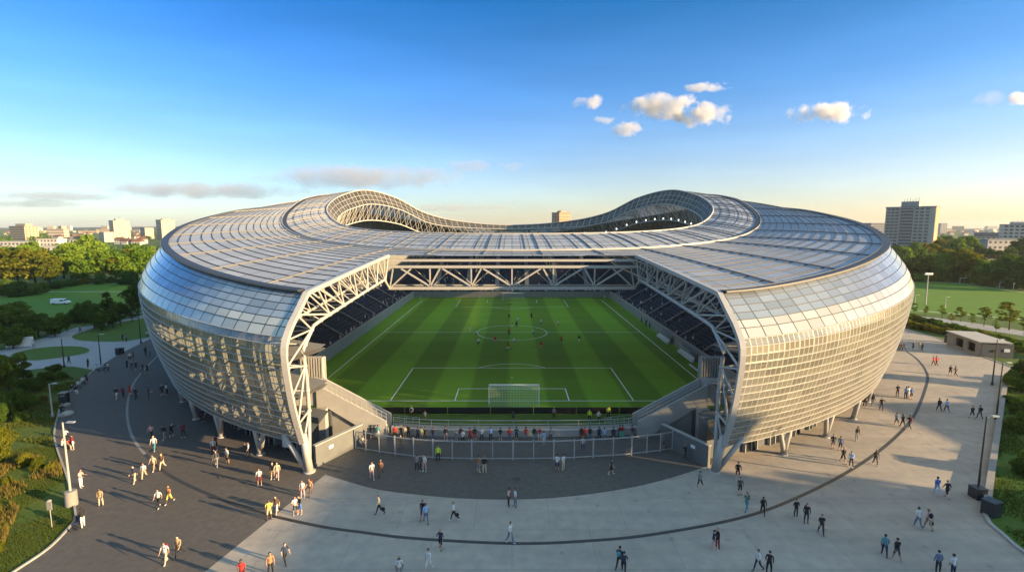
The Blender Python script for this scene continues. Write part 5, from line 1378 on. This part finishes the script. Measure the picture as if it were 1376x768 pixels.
def person(px, py, top, bot, pose, head, label, group, z=0., sc_=None, short=None, pos=None):
    p = pos or g(px, py, z)
    if pose not in PROTOP:
        o = bpy.data.objects.new('person', POSE[pose]); PROTOP[pose] = o
    else: o = PROTOP[pose].copy()
    COL.objects.link(o)
    skin = SK[rp.choice((0, 0, 0, 1, 1, 2))]; short = rp.random() < .35 if short is None else short
    ms = [skin, PM[top], PM[bot], HR[rp.choice((0, 0, 1, 1, 2))], SHO[rp.randrange(4)], skin if short and bot != 'denim' else PM[bot], skin if top in ('white', 'light blue', 'red', 'yellow', 'pink') or rp.random() < .3 else PM[top]]
    for k, m in enumerate(ms): o.material_slots[k].link = 'OBJECT'; o.material_slots[k].material = m
    s = (sc_ or 1.0) * rp.uniform(.96, 1.04); o.scale = (s * 1.08, s * 1.08, s)
    o.location = (p[0], p[1], z + .006); o.rotation_euler = (0, 0, -R(head + rp.uniform(-12, 12)))
    if pose in 'wvs' and rp.random() < .22 and not short:
        k_ = bpy.data.objects.new('backpack', PACK); COL.objects.link(k_); k_.parent = o; k_.material_slots[0].link = 'OBJECT'; k_.material_slots[0].material = PM[rp.choice(('black', 'navy', 'dark grey', 'maroon', 'teal'))]
    tag(o, label, 'person', group); PEOPLE.append((o, px))
    return o
def cluster(where, group, items, z=0., sc_=None):
    """items: (px, py, top, bottom, pose, heading[, extra words]); heading 0 = away from the camera, 90 = to the right, 180 = towards the camera"""
    cnt = {}
    labs = []
    for it in items:
        act = ACT[it[4]]; ex = (' ' + it[6]) if len(it) > 6 else ''
        lab = f"person in {it[2]} and {it[3]}{ex} {act} {where}" if it[2] != it[3] else f"person all in {it[2]}{ex} {act} {where}"
        labs.append(lab); cnt.setdefault(lab, []).append(it[0])
    for it, lab in zip(items, labs):
        same = sorted(cnt[lab])
        if len(same) > 1:
            i = same.index(it[0]); lab += f", {'leftmost' if i == 0 else 'rightmost' if i == len(same) - 1 else ORD[i] + ' from the left'}"
        person(it[0], it[1], it[2], it[3], it[4], it[5], lab, group, z, sc_)
WALK = 'people crossing the plaza'
cluster('by the dark bins on the far left plaza', WALK, [(165, 459, 'black', 'black', 't', 90), (170, 459.5, 'grey', 'black', 't', 250), (198, 454, 'white', 'black', 's', 120), (205, 455.5, 'black', 'navy', 't', 200), (211, 455, 'black', 'dark grey', 's', 160)])
cluster('near the top end of the pale line', WALK, [(196, 477.5, 'black', 'black', 'w', 330), (201, 479, 'grey', 'denim', 'v', 330), (215, 477, 'black', 'navy', 'w', 180), (221, 478, 'white', 'dark grey', 't', 250)])
cluster('in the knot beside the pale line', WALK, [(175, 485, 'white', 'black', 't', 140), (179.5, 483.5, 'black', 'black', 's', 230), (171, 495, 'black', 'navy', 't', 90), (177, 494, 'grey', 'black', 'w', 20), (183, 497.5, 'navy', 'black', 'w', 10), (192, 501, 'black', 'dark grey', 'w', 15), (198, 502, 'black', 'black', 'v', 15)])
cluster('on the pale path at far left', WALK, [(93, 489.5, 'black', 'black', 'w', 90), (118.5, 494, 'navy', 'black', 's', 90), (108, 447, 'black', 'navy', 'w', 60), (45, 468, 'white', 'grey', 's', 180)])
cluster('by the lamp post ending the pale path', WALK, [(130, 499, 'white', 'black', 'i', 100), (137.5, 500, 'light blue', 'denim', 't', 120), (146, 499.5, 'white', 'black', 't', 250), (142, 497, 'black', 'black', 'i', 190)])
cluster('on the left kerb', 'people resting on the left kerb', [(97, 527, 'black', 'grey', 'i', 100), (102, 528, 'navy', 'white', 'i', 110), (112, 516, 'white', 'black', 'i', 120), (117, 515, 'navy', 'black', 't', 200), (106, 521, 'white', 'navy', 'i', 110), (83, 556, 'black', 'black', 'i', 100), (88, 590, 'white', 'black', 'i', 100), (95, 602, 'red', 'beige', 'i', 110), (99, 603, 'maroon', 'white', 't', 250), (84, 604, 'white', 'black', 'i', 60)])
cluster('in the row crossing the pale line', WALK, [(157, 536, 'black', 'white', 'w', 170), (166, 535, 'maroon', 'black', 'w', 180), (175, 531, 'red', 'red', 's', 190), (183, 536, 'black', 'black', 'w', 180, 'with a pale hood'), (200, 536, 'black', 'dark grey', 't', 60), (218, 532, 'navy', 'black', 's', 120), (225, 530, 'white', 'black', 't', 270)])
cluster('in the dark beneath the left facade columns', WALK, [(271, 559, 'black', 'black', 'i', 180), (276.5, 560, 'black', 'grey', 'i', 170), (282, 558, 'black', 'navy', 's', 200), (272, 566, 'navy', 'black', 't', 130)])
cluster('on the asphalt before the pale line', WALK, [(204, 589, 'pink', 'black', 'w', 190), (207.5, 605, 'white', 'teal', 'w', 170, 'on a skateboard'), (221, 590, 'black', 'grey', 'w', 200), (231, 588, 'black', 'black', 'u', 100), (247, 587, 'maroon', 'black', 's', 180)])
cluster('at the stadium shadow edge', WALK, [(290.5, 604, 'maroon', 'black', 't', 190), (287, 609, 'white', 'maroon', 's', 150), (291, 626, 'dark grey', 'grey', 'w', 170), (306, 622, 'white', 'black', 's', 200), (335, 613, 'white', 'dark grey', 'p', 250)])
cluster('in the sunlit left asphalt groups', WALK, [(181, 648, 'navy', 'beige', 'w', 170), (194, 643, 'white', 'beige', 'v', 170), (207, 632, 'beige', 'tan', 'w', 180), (218.5, 630.5, 'brown', 'beige', 'v', 180), (214, 681, 'white', 'black', 'w', 180, 'with a dark vest'), (228, 676, 'orange', 'yellow', 'v', 185)])
cluster('near the left lamp with the round base', WALK, [(109, 654, 'pink', 'white', 't', 100), (136, 679, 'tan', 'beige', 's', 185), (112, 708, 'black', 'white', 't', 270)])
cluster('in the evening sun left of the gateway leg', WALK, [(367, 643, 'black', 'tan', 's', 170), (373, 643, 'beige', 'pink', 'w', 160), (349, 651, 'white', 'maroon', 't', 170), (407, 667.5, 'white', 'pink', 's', 180), (417, 665, 'tan', 'brown', 'w', 200), (397, 691, 'white', 'navy', 's', 160), (403.5, 690, 'black', 'blue', 't', 200), (362, 697, 'yellow', 'beige', 's', 170), (372, 691, 'brown', 'white', 'w', 190)])
cluster('at the bottom left where asphalt meets pale paving', WALK, [(223, 756, 'white', 'beige', 'w', 185), (241, 748, 'tan', 'black', 'v', 180), (383.5, 757, 'navy', 'black', 'v', 120), (364, 772, 'orange', 'black', 's', 150), (326, 781, 'red', 'maroon', 's', 180)])
cluster('on the asphalt apron before the left gate panels', WALK, [(500, 643, 'white', 'pink', 'w', 160), (512, 639, 'orange', 'brown', 'v', 190), (560.5, 632, 'grey', 'black', 's', 10), (567, 632, 'brown', 'black', 's', 170), (570.5, 632.5, 'white', 'pink', 's', 200)])
cluster('in front of the gate fence', 'people at the gate fence', [(589, 619, 'bright yellow', 'black', 's', 180), (643, 634, 'orange', 'grey', 's', 60), (651, 635, 'black', 'beige', 's', 0), (748.6, 632, 'white', 'navy', 's', 20), (757, 631, 'white', 'beige', 's', 330), (821, 637, 'dark grey', 'black', 'w', 100)])
cluster('just behind the gate fence', 'people at the gate fence', [(783, 606, 'white', 'navy', 's', 10), (539, 603, 'black', 'dark grey', 's', 190), (613, 597, 'grey', 'grey', 's', 10), (622, 597, 'white', 'black', 's', 0), (731, 598, 'light blue', 'white', 's', 350), (487, 600, 'white', 'grey', 'i', 90), (891, 602, 'grey', 'navy', 's', 270)])
cluster('on the pale front plaza', WALK, [(683.5, 679, 'pink', 'black', 's', 120), (692.5, 680, 'white', 'denim', 's', 240), (510, 691, 'beige', 'black', 'v', 250, 'carrying a bag'), (572.5, 702, 'light blue', 'denim', 'w', 170), (568.5, 697, 'black', 'navy', 'v', 190), (610, 699, 'white', 'black', 'v', 250), (592, 737, 'navy', 'black', 'p', 200), (685.5, 729, 'white', 'denim', 'w', 140), (576, 767, 'white', 'white', 'v', 200, 'with a dark belt bag'), (537, 777, 'white', 'grey', 's', 170), (832, 764, 'black', 'black', 'v', 30), (838, 770, 'navy', 'black', 'w', 20)])
cluster('beside the right gateway leg', WALK, [(940.5, 656, 'grey', 'black', 'v', 250), (921, 617, 'black', 'dark grey', 't', 270), (991, 643, 'black', 'maroon', 't', 200), (994, 664, 'dark grey', 'black', 's', 190), (1003, 686, 'green', 'teal', 'w', 250), (1024.6, 691, 'black', 'black', 'p', 190)])
cluster('outside the curved line, lower right', WALK, [(958, 739, 'navy', 'pink', 's', 100), (964, 737, 'black', 'maroon', 's', 270), (1018, 767, 'white', 'navy', 'v', 250), (1033, 770, 'black', 'black', 's', 20), (1069, 695, 'black', 'dark grey', 's', 180), (1083, 702, 'black', 'navy', 's', 200, 'with a white print'), (1103, 717, 'black', 'navy', 'w', 200, 'with a pale bag')])
cluster('beside the right facade columns', WALK, [(1119, 602, 'black', 'dark grey', 's', 180), (1129, 605, 'denim', 'navy', 's', 20), (1132.5, 622, 'black', 'black', 'w', 190), (1143.5, 627, 'light blue', 'black', 's', 250), (1151, 592, 'black', 'grey', 's', 170), (1176, 624.5, 'black', 'dark grey', 'p', 180), (1154, 548, 'black', 'black', 's', 120), (1162, 546, 'dark grey', 'black', 't', 240), (1172, 545, 'black', 'grey', 's', 180), (1184, 550.5, 'black', 'navy', 'u', 200), (1188, 499, 'brown', 'black', 's', 180)])
cluster('in the trio inside the curved line', WALK, [(1204.5, 571.5, 'denim', 'navy', 'w', 10), (1212.6, 574, 'black', 'dark grey', 'w', 0), (1222, 575.5, 'black', 'navy', 'v', 0)])
cluster('in the lower right plaza pairs', WALK, [(1258.7, 664, 'blue', 'light blue', 'w', 10), (1272, 669, 'black', 'black', 'v', 5), (1233, 708.5, 'white', 'denim', 'w', 10), (1246.5, 711, 'pink', 'tan', 'w', 0, 'with a dark handbag'), (1188, 746.5, 'teal', 'navy', 'w', 20), (1204.5, 752, 'black', 'dark grey', 'w', 10), (1260, 769, 'denim', 'black', 's', 10), (1280, 774, 'white', 'navy', 's', 5)])
cluster('far up the right plaza by the facade', WALK, [(1197, 468, 'black', 'navy', 'w', 0), (1203, 469, 'dark grey', 'black', 'w', 10), (1207, 471, 'black', 'black', 's', 0), (1211, 471.5, 'grey', 'black', 'w', 10), (1214.5, 471, 'black', 'dark grey', 'w', 0), (1226.5, 470, 'dark grey', 'navy', 's', 170), (1235, 471, 'beige', 'beige', 's', 200), (1238.5, 471, 'navy', 'black', 's', 190), (1254, 491, 'red', 'maroon', 'w', 0), (1258, 491, 'red', 'black', 'v', 0), (1276.6, 504, 'black', 'brown', 'w', 10), (1283.5, 505, 'brown', 'black', 'v', 0)])
cluster('between curved line and lamp posts', WALK, [(1205.5, 532, 'black', 'navy', 's', 190), (1216.5, 535, 'light blue', 'navy', 't', 180), (1220, 535, 'white', 'white', 's', 0), (1224, 536, 'blue', 'navy', 's', 190), (1261.5, 552, 'navy', 'black', 'w', 5), (1271.7, 553, 'light blue', 'navy', 'w', 0), (1306, 562, 'black', 'dark grey', 'w', 10), (1316, 562, 'dark grey', 'black', 'w', 0), (1352, 517, 'brown', 'black', 's', 180), (1356, 515, 'black', 'black', 's', 200)])
SPEC = [(500, 'black', 'navy'), (508, 'teal', 'white'), (531, 'red', 'black'), (539, 'black', 'dark grey'), (544, 'beige', 'tan'), (549, 'black', 'black'), (561.5, 'dark grey', 'black'), (566, 'yellow', 'grey'), (571, 'black', 'brown'), (582, 'black', 'denim'), (599, 'black', 'pink'), (619, 'navy', 'grey'), (631.5, 'red', 'maroon'), (638, 'black', 'red'), (647.5, 'white', 'navy'), (659.6, 'light blue', 'black'), (672.5, 'black', 'grey'), (684.6, 'red', 'denim'), (694, 'dark grey', 'navy'), (706.6, 'red', 'grey'), (718, 'black', 'teal'), (725, 'red', 'white'), (740, 'grey', 'navy'), (781, 'black', 'maroon'), (786, 'red', 'brown'), (792.5, 'black', 'denim'), (805, 'navy', 'black'), (812, 'light blue', 'denim'), (824, 'navy', 'dark grey'), (833, 'maroon', 'black'), (836.5, 'red', 'navy'), (849, 'grey', 'grey')]
cluster('watching from the terrace wall behind the gate', 'spectators along the terrace wall', [(x, 592 - (0.0 if 560 < x < 830 else 2.5) + (i * 7 % 5) * .35, t, b_, 's' if i % 3 else 't', 0) for i, (x, t, b_) in enumerate(SPEC)])
for px, py, top, lab in ((792, 566, 'bright yellow', 'steward in bright yellow jacket behind the near boards, left one'), (817.5, 562, 'bright yellow', 'steward in bright yellow jacket behind the near boards, right one'), (804, 564, 'white', 'person in white sitting between the two yellow stewards'), (744.5, 563, 'grey', 'person in grey standing alone behind the black boards right of the goal'), (553, 562, 'white', 'person in white standing behind the black boards left of the goal'), (571, 564, 'grey', 'person in grey crouched seat beside a pale case left of the goal'), (690, 565, 'dark grey', 'person in dark grey sitting behind the goal at the boards')):
    person(px, py, top, 'black', 'i' if 'sitting' in lab or 'crouched' in lab else 's', 180 if 'steward' in lab else 0, lab.replace('steward', 'person').replace(' crouched seat', ' sitting'), 'staff behind the near boards', PZ)
PL = [(631, 447.5, 'white', 'white'), (640, 453, 'white', 'navy'), (643, 465, 'white', 'black'), (665.6, 462.6, 'red', 'beige'), (683, 472, 'red', 'white'), (691, 464, 'white', 'grey'), (684, 451, 'red', 'brown'), (688, 444.5, 'white', 'beige'), (694, 441, 'black', 'black'), (696, 435, 'white', 'light blue'), (684, 430, 'black', 'dark grey'), (714, 429.5, 'black', 'navy'), (685.4, 411.5, 'yellow', 'black'), (727, 437.5, 'white', 'denim'), (750, 440, 'white', 'tan'), (717, 451.5, 'white', 'green'), (754.5, 461.5, 'red', 'black'), (778, 461.5, 'navy', 'white'), (727, 470, 'red', 'yellow')]
for i, (px, py, t_, b_) in enumerate(PL):
    near_ = 'inside the centre circle' if abs(px - 690) < 44 and 432 < py < 455 else 'beyond the centre circle' if py < 432 else 'right of the centre circle' if px > 735 else 'left of the centre circle' if px < 646 else 'just before the centre circle'
    kt = {'white': 'kit white', 'red': 'kit red'}
    person(px, py, kt.get(t_, t_), kt.get(b_, b_), 'rwvs'[i % 4], (i * 67) % 360, f'player in {t_} shirt and {b_} shorts {near_}' if t_ != b_ else f'player all in {t_} {near_}', 'players on the pitch', PZ, 1.12, True)
TL = [(868, 438, 'black', 'black', 's'), (873, 441, 'navy', 'black', 's'), (883, 441, 'dark grey', 'black', 'w'), (884.5, 437, 'red', 'black', 's'), (878, 436, 'white', 'black', 's'), (889, 443, 'black', 'white', 't'), (896, 447, 'white', 'navy', 's'), (908, 453, 'red', 'white', 'i'), (911, 454.5, 'red', 'navy', 'i'), (914.5, 456, 'red', 'red', 'i'), (918, 459, 'white', 'white', 'i'), (862, 434, 'black', 'navy', 's'), (922, 462, 'bright yellow', 'black', 's')]
cluster('by the team benches on the right touchline', 'staff by the team benches', [(x, y, t_, b_, p_, 270) for x, y, t_, b_, p_ in TL], PZ)
# seated crowd in the far and side stands: too small and many to tell apart
b = MB(); rc = random.Random(9)
def fan(x, y, z, m):
    b.ball((x, y, z + .55), .22, m, 6, 4, (1, .8, 1.5)); b.ball((x, y, z + 1.0), .12, 2, 6, 4)
for _ in range(260):
    r = int(rc.random() ** 3 * 24); fan(rc.uniform(-35, 35), 181.9 + .85 * r, .9 + .5 * r, rc.choice((0, 1, 1, 3)))
for _ in range(150):
    s_ = rc.choice((-1, 1)); r = int(rc.random() ** 2.2 * 20); y = rc.uniform(82, 178)
    if bowl_limit(37 + .85 * r + 1) + 1 < y < 2 * YC - bowl_limit(37 + .85 * r + 1) - 1: fan(s_ * (36.9 + .85 * r), y, .9 + .5 * r, rc.choice((0, 0, 1, 3)))
o = b.build('seated_crowd', [PM['white'], PM['grey'], SK[0], PM['navy']]); tag(o, 'scattered seated spectators in the far and side stands', 'crowd', None, 'stuff')
# things people carry or push
def bag(px, py, m, label):
    p = g(px, py); b = MB(); b.ball((0, 0, .2), .19, 0, 10, 8, (1, .55, 1)); b.tube([(-.13, 0, .32), (-.09, 0, .6), (.09, 0, .6), (.13, 0, .32)], .015, 6)
    o = b.build('handbag', PM[m], None, True); o.location = (p.x, p.y, .3); tag(o, label, 'bag')
bag(515, 690.5, 'black', 'black holdall carried by the walker in beige on the front plaza'); bag(1251, 710.5, 'black', 'dark handbag at the side of the woman in pink on the right plaza'); bag(1108, 716.5, 'beige', 'pale carrier bag held by the walker in black on the right plaza'); bag(614, 698.5, 'black', 'small black bag held by the walker in white on the front plaza')
p = g(103, 709); t = thing('pushchair', 'dark folding pushchair at the kerb below the left lamp', 'pushchair', (p.x, p.y, 0), .4)
b = MB(); b.tube([(-.25, -.4, .12), (-.25, .1, .55), (-.25, .45, 1.0), (.25, .45, 1.0), (.25, .1, .55), (.25, -.4, .12)], .02, 6); b.tube([(-.25, .35, .12), (-.25, -.1, .55)], .02, 6); b.tube([(.25, .35, .12), (.25, -.1, .55)], .02, 6); b.build('frame', M['dark'], t)
b = MB(); b.box((0, 0, .5), (.42, .45, .08)); b.box((0, .24, .75), (.42, .06, .5)); b.build('seat', PM['navy'], t)
for x in (-.25, .25):
    for y in (-.4, .35): b = MB(); b.tube([(x - .03, y, .12), (x + .03, y, .12)], .12, 12); b.build('wheel', M['dark'], t)
p = g(207.5, 605.5); b = MB(); b.box((0, 0, .1), (.22, .8, .02))
for y in (-.27, .27): b.tube([(-.1, y, .045), (.1, y, .045)], .04, 8)
o = b.build('skateboard', M['dark']); o.location = (p.x, p.y, .005); tag(o, 'dark skateboard under the rider in white on the left asphalt', 'skateboard')
EXPO = 1.85
# ================================================================== SKY, SUN, AIR, CAMERA
SUN_EL = 12.0; SUN_AZ = math.atan2(.935, -.355)             # azimuth from +y towards +x
W = bpy.data.worlds.new('World'); sc.world = W; W.use_nodes = True
nt = W.node_tree; bg = nt.nodes['Background']
sky = nt.nodes.new('ShaderNodeTexSky'); sky.sky_type = 'NISHITA'; sky.sun_disc = False
sky.sun_elevation = R(SUN_EL); sky.sun_rotation = SUN_AZ; sky.altitude = 100; sky.air_density = 1.0; sky.dust_density = 0.6; sky.ozone_density = 2.2
tcw = nt.nodes.new('ShaderNodeTexCoord'); spw = nt.nodes.new('ShaderNodeSeparateXYZ'); nt.links.new(tcw.outputs['Generated'], spw.inputs[0])
rmp = nt.nodes.new('ShaderNodeValToRGB'); nt.links.new(spw.outputs[2], rmp.inputs[0])  # unseen sky overhead brightened as added fill light, clear blue lower down
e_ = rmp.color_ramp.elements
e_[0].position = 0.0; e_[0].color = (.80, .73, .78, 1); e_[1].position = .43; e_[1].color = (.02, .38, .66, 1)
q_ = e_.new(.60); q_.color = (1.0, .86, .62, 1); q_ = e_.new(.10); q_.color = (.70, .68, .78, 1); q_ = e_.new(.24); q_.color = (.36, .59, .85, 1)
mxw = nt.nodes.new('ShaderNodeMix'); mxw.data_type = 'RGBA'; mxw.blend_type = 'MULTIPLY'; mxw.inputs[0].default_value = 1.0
zenith_fill = nt.nodes.new('ShaderNodeMapRange'); zenith_fill.inputs[1].default_value = .45; zenith_fill.inputs[2].default_value = .75; zenith_fill.inputs[3].default_value = 1.0; zenith_fill.inputs[4].default_value = 2.4; nt.links.new(spw.outputs[2], zenith_fill.inputs[0])  # gain on the sky above the frame, added as neutral fill light
vs_ = nt.nodes.new('ShaderNodeVectorMath'); vs_.operation = 'SCALE'; nt.links.new(sky.outputs[0], vs_.inputs[0]); nt.links.new(zenith_fill.outputs[0], vs_.inputs['Scale'])
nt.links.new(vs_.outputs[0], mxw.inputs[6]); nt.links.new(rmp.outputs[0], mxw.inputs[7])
sdw = nt.nodes.new('ShaderNodeVectorMath'); sdw.operation = 'DOT_PRODUCT'; nt.links.new(tcw.outputs['Generated'], sdw.inputs[0])
sdw.inputs[1].default_value = (math.sin(SUN_AZ), math.cos(SUN_AZ), 0)
rm2 = nt.nodes.new('ShaderNodeValToRGB'); mr_ = nt.nodes.new('ShaderNodeMapRange'); mr_.inputs[1].default_value = -1; nt.links.new(sdw.outputs['Value'], mr_.inputs[0]); nt.links.new(mr_.outputs[0], rm2.inputs[0])
e2_ = rm2.color_ramp.elements; e2_[0].position = .15; e2_[0].color = (.72, .86, 1.0, 1); e2_[1].position = .95; e2_[1].color = (1.18, 1.07, 1.02, 1)
q_ = e2_.new(.45); q_.color = (.96, .98, 1.0, 1)
mx2 = nt.nodes.new('ShaderNodeMix'); mx2.data_type = 'RGBA'; mx2.blend_type = 'MULTIPLY'; mx2.inputs[0].default_value = 1.0
nt.links.new(mxw.outputs[2], mx2.inputs[6]); nt.links.new(rm2.outputs[0], mx2.inputs[7])
mpw = nt.nodes.new('ShaderNodeMapping'); mpw.inputs['Scale'].default_value = (2.2, 2.2, 16); nt.links.new(tcw.outputs['Generated'], mpw.inputs[0])
nzw = nt.nodes.new('ShaderNodeTexNoise'); nzw.inputs['Scale'].default_value = 1.4; nzw.inputs['Detail'].default_value = 7; nt.links.new(mpw.outputs[0], nzw.inputs['Vector'])
mrw = nt.nodes.new('ShaderNodeMapRange'); mrw.inputs[1].default_value = .35; mrw.inputs[2].default_value = .75; mrw.inputs[3].default_value = .97; mrw.inputs[4].default_value = 1.09; nt.links.new(nzw.outputs['Fac'], mrw.inputs[0])
scw = nt.nodes.new('ShaderNodeVectorMath'); scw.operation = 'SCALE'; nt.links.new(mx2.outputs[2], scw.inputs[0]); nt.links.new(mrw.outputs[0], scw.inputs['Scale'])
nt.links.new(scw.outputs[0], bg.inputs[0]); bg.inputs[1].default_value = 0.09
sd = Vector((math.sin(SUN_AZ) * math.cos(R(SUN_EL)), math.cos(SUN_AZ) * math.cos(R(SUN_EL)), math.sin(R(SUN_EL))))
l = bpy.data.lights.new('sun', 'SUN'); l.energy = 4.1; l.angle = R(.5); l.color = (1.0, .70, .36)
lo = bpy.data.objects.new('sun', l); COL.objects.link(lo); lo.rotation_euler = (-sd).to_track_quat('-Z', 'Y').to_euler(); lo.location = (300, -100, 200)
# clouds: real volumes far off
def cloud_mat(name, dens, seed, scale, col=(.97, .97, .97), off=-1.02):
    m = bpy.data.materials.new(name); m.use_nodes = True; nt = m.node_tree; N = nt.nodes; L = nt.links
    N.remove(N['Principled BSDF'])
    pv = N.new('ShaderNodeVolumePrincipled'); pv.inputs['Color'].default_value = (*col, 1); pv.inputs['Anisotropy'].default_value = .25
    tc = N.new('ShaderNodeTexCoord'); ln_ = N.new('ShaderNodeVectorMath'); ln_.operation = 'LENGTH'; L.new(tc.outputs['Object'], ln_.inputs[0])
    geo = N.new('ShaderNodeNewGeometry'); nz = N.new('ShaderNodeTexNoise'); nz.inputs['Scale'].default_value = scale; nz.inputs['Detail'].default_value = 6; nz.inputs['Roughness'].default_value = .6
    L.new(geo.outputs['Position'], nz.inputs['Vector'])
    a = N.new('ShaderNodeMath'); a.operation = 'MULTIPLY_ADD'; a.inputs[1].default_value = 2.6; a.inputs[2].default_value = off; L.new(nz.outputs['Fac'], a.inputs[0])
    s = N.new('ShaderNodeMath'); s.operation = 'SUBTRACT'; L.new(a.outputs[0], s.inputs[0])
    p2 = N.new('ShaderNodeMath'); p2.operation = 'POWER'; p2.inputs[1].default_value = 2.0; L.new(ln_.outputs['Value'], p2.inputs[0])
    sc_ = N.new('ShaderNodeMath'); sc_.operation = 'MULTIPLY'; sc_.inputs[1].default_value = .75; L.new(p2.outputs[0], sc_.inputs[0]); L.new(sc_.outputs[0], s.inputs[1])
    mr = N.new('ShaderNodeMapRange'); mr.inputs[1].default_value = 0.0; mr.inputs[2].default_value = .35; mr.inputs[3].default_value = 0; mr.inputs[4].default_value = dens; L.new(s.outputs[0], mr.inputs[0])
    L.new(mr.outputs[0], pv.inputs['Density']); L.new(pv.outputs[0], N['Material Output'].inputs['Volume'])
    return m
CM = [cloud_mat('cloud_thick', .022, 0, .011), cloud_mat('cloud_thin', .0036, 1, .0075, (.76, .76, .80), -.80)]  # thin clouds: their shaded grey is put into the volume colour
cb = MB(); cb.ball((0, 0, 0), 1, 0, 20, 12); cme = {}
def cloud(px, py, w, hgt, label, thin=0, D=2600):
    p = at_depth(px, py, D)
    if thin not in cme:
        cme[thin] = cb.mesh('cloud', True); cme[thin].materials.append(CM[thin])
    o = bpy.data.objects.new('cloud', cme[thin]); COL.objects.link(o); o.location = p
    s = D / F_PX; o.scale = (w / 1.5 * s, w / 2.2 * s * .8, hgt / (1.9 if not thin else 1.5) * s); tag(o, label, 'cloud', 'clouds in the evening sky')
cloud(893, 146, 100, 44, 'largest white cloud high above the right side of the stadium, left lobe'); cloud(948, 154, 76, 40, 'right lobe of the largest white cloud')
cloud(797, 138, 54, 24, 'small slanting cloud left of the largest cloud'); cloud(812, 161, 30, 18, 'tiny cloud puff under the small slanting cloud'); cloud(843, 173, 48, 24, 'small puff below the largest cloud')
cloud(950, 118, 64, 14, 'thin wisp above the largest cloud'); cloud(1115, 151, 98, 38, 'compact white cloud on its own, right of centre'); cloud(1326, 131, 40, 20, 'faint slanting wisp near the right edge', 1); cloud(1372, 133, 36, 24, 'cloud cut by the right edge')
cloud(485, 238, 235, 26, 'long grey cloud above the left roof', 1); cloud(640, 223, 70, 16, 'small grey cloud streak left of centre', 1); cloud(688, 224, 34, 12, 'tiny grey cloud streak at centre', 1)
cloud(265, 256, 230, 20, 'long flat grey streak cloud at left', 1); cloud(85, 264, 150, 12, 'upper thin streak cloud at far left', 1); cloud(55, 274, 110, 10, 'lower thin streak cloud at far left', 1); cloud(615, 279, 120, 10, 'faint streak cloud just above the stadium opening', 1)
# air
HAZE = 7e-5
if HAZE:
    b = MB(); b.box((0, 0, 58 - 1.5), (9400, 9400, 120)); b.v = [(x, y, -1.5 - .6 if z < 0 else 62) for x, y, z in b.v]
    m = bpy.data.materials.new('haze_air'); m.use_nodes = True; N = m.node_tree.nodes; N.remove(N['Principled BSDF'])
    pv = N.new('ShaderNodeVolumePrincipled'); pv.inputs['Color'].default_value = (.90, .93, .98, 1); pv.inputs['Density'].default_value = HAZE; pv.inputs['Anisotropy'].default_value = .2
    m.node_tree.links.new(pv.outputs[0], N['Material Output'].inputs['Volume'])
    o = b.build('haze', m); o['kind'] = 'stuff'; o['label'] = 'thin evening haze over the city'; o['category'] = 'haze'
cam = bpy.data.cameras.new('camera'); co = bpy.data.objects.new('camera', cam); COL.objects.link(co); sc.camera = co
co.location = (0, 0, HC); co.rotation_euler = (PI / 2 - TH, 0, 0); cam.sensor_width = 36; cam.sensor_fit = 'HORIZONTAL'; cam.lens = F_PX / 1376 * 36; cam.clip_start = .5; cam.clip_end = 20000
sc.view_settings.view_transform = 'Standard'; sc.view_settings.look = 'None'; sc.view_settings.gamma = 1; sc.view_settings.exposure = EXPO; sc.view_settings.use_curve_mapping = False
sc.render.engine = 'CYCLES'
sc.cycles.use_denoising = True; sc.cycles.max_bounces = 6; sc.cycles.diffuse_bounces = 3; sc.cycles.glossy_bounces = 3; sc.cycles.transmission_bounces = 2; sc.cycles.volume_bounces = 1; sc.cycles.transparent_max_bounces = 6
sc.cycles.volume_step_rate = 1.0; sc.cycles.volume_max_steps = 128; sc.cycles.caustics_reflective = False; sc.cycles.caustics_refractive = False
labs = {}
for o in sc.objects:
    if o.parent is None and 'label' in o: labs.setdefault(o['label'], []).append(o.name)
for k, v in labs.items():
    n = len(k.split())
    if n > 16 or n < 4: print('LABEL LENGTH', n, k)
    if len(v) > 1: print('LABEL SHARED', len(v), k)
print('THINGS', len([o for o in sc.objects if o.parent is None]), 'OBJECTS', len(sc.objects))
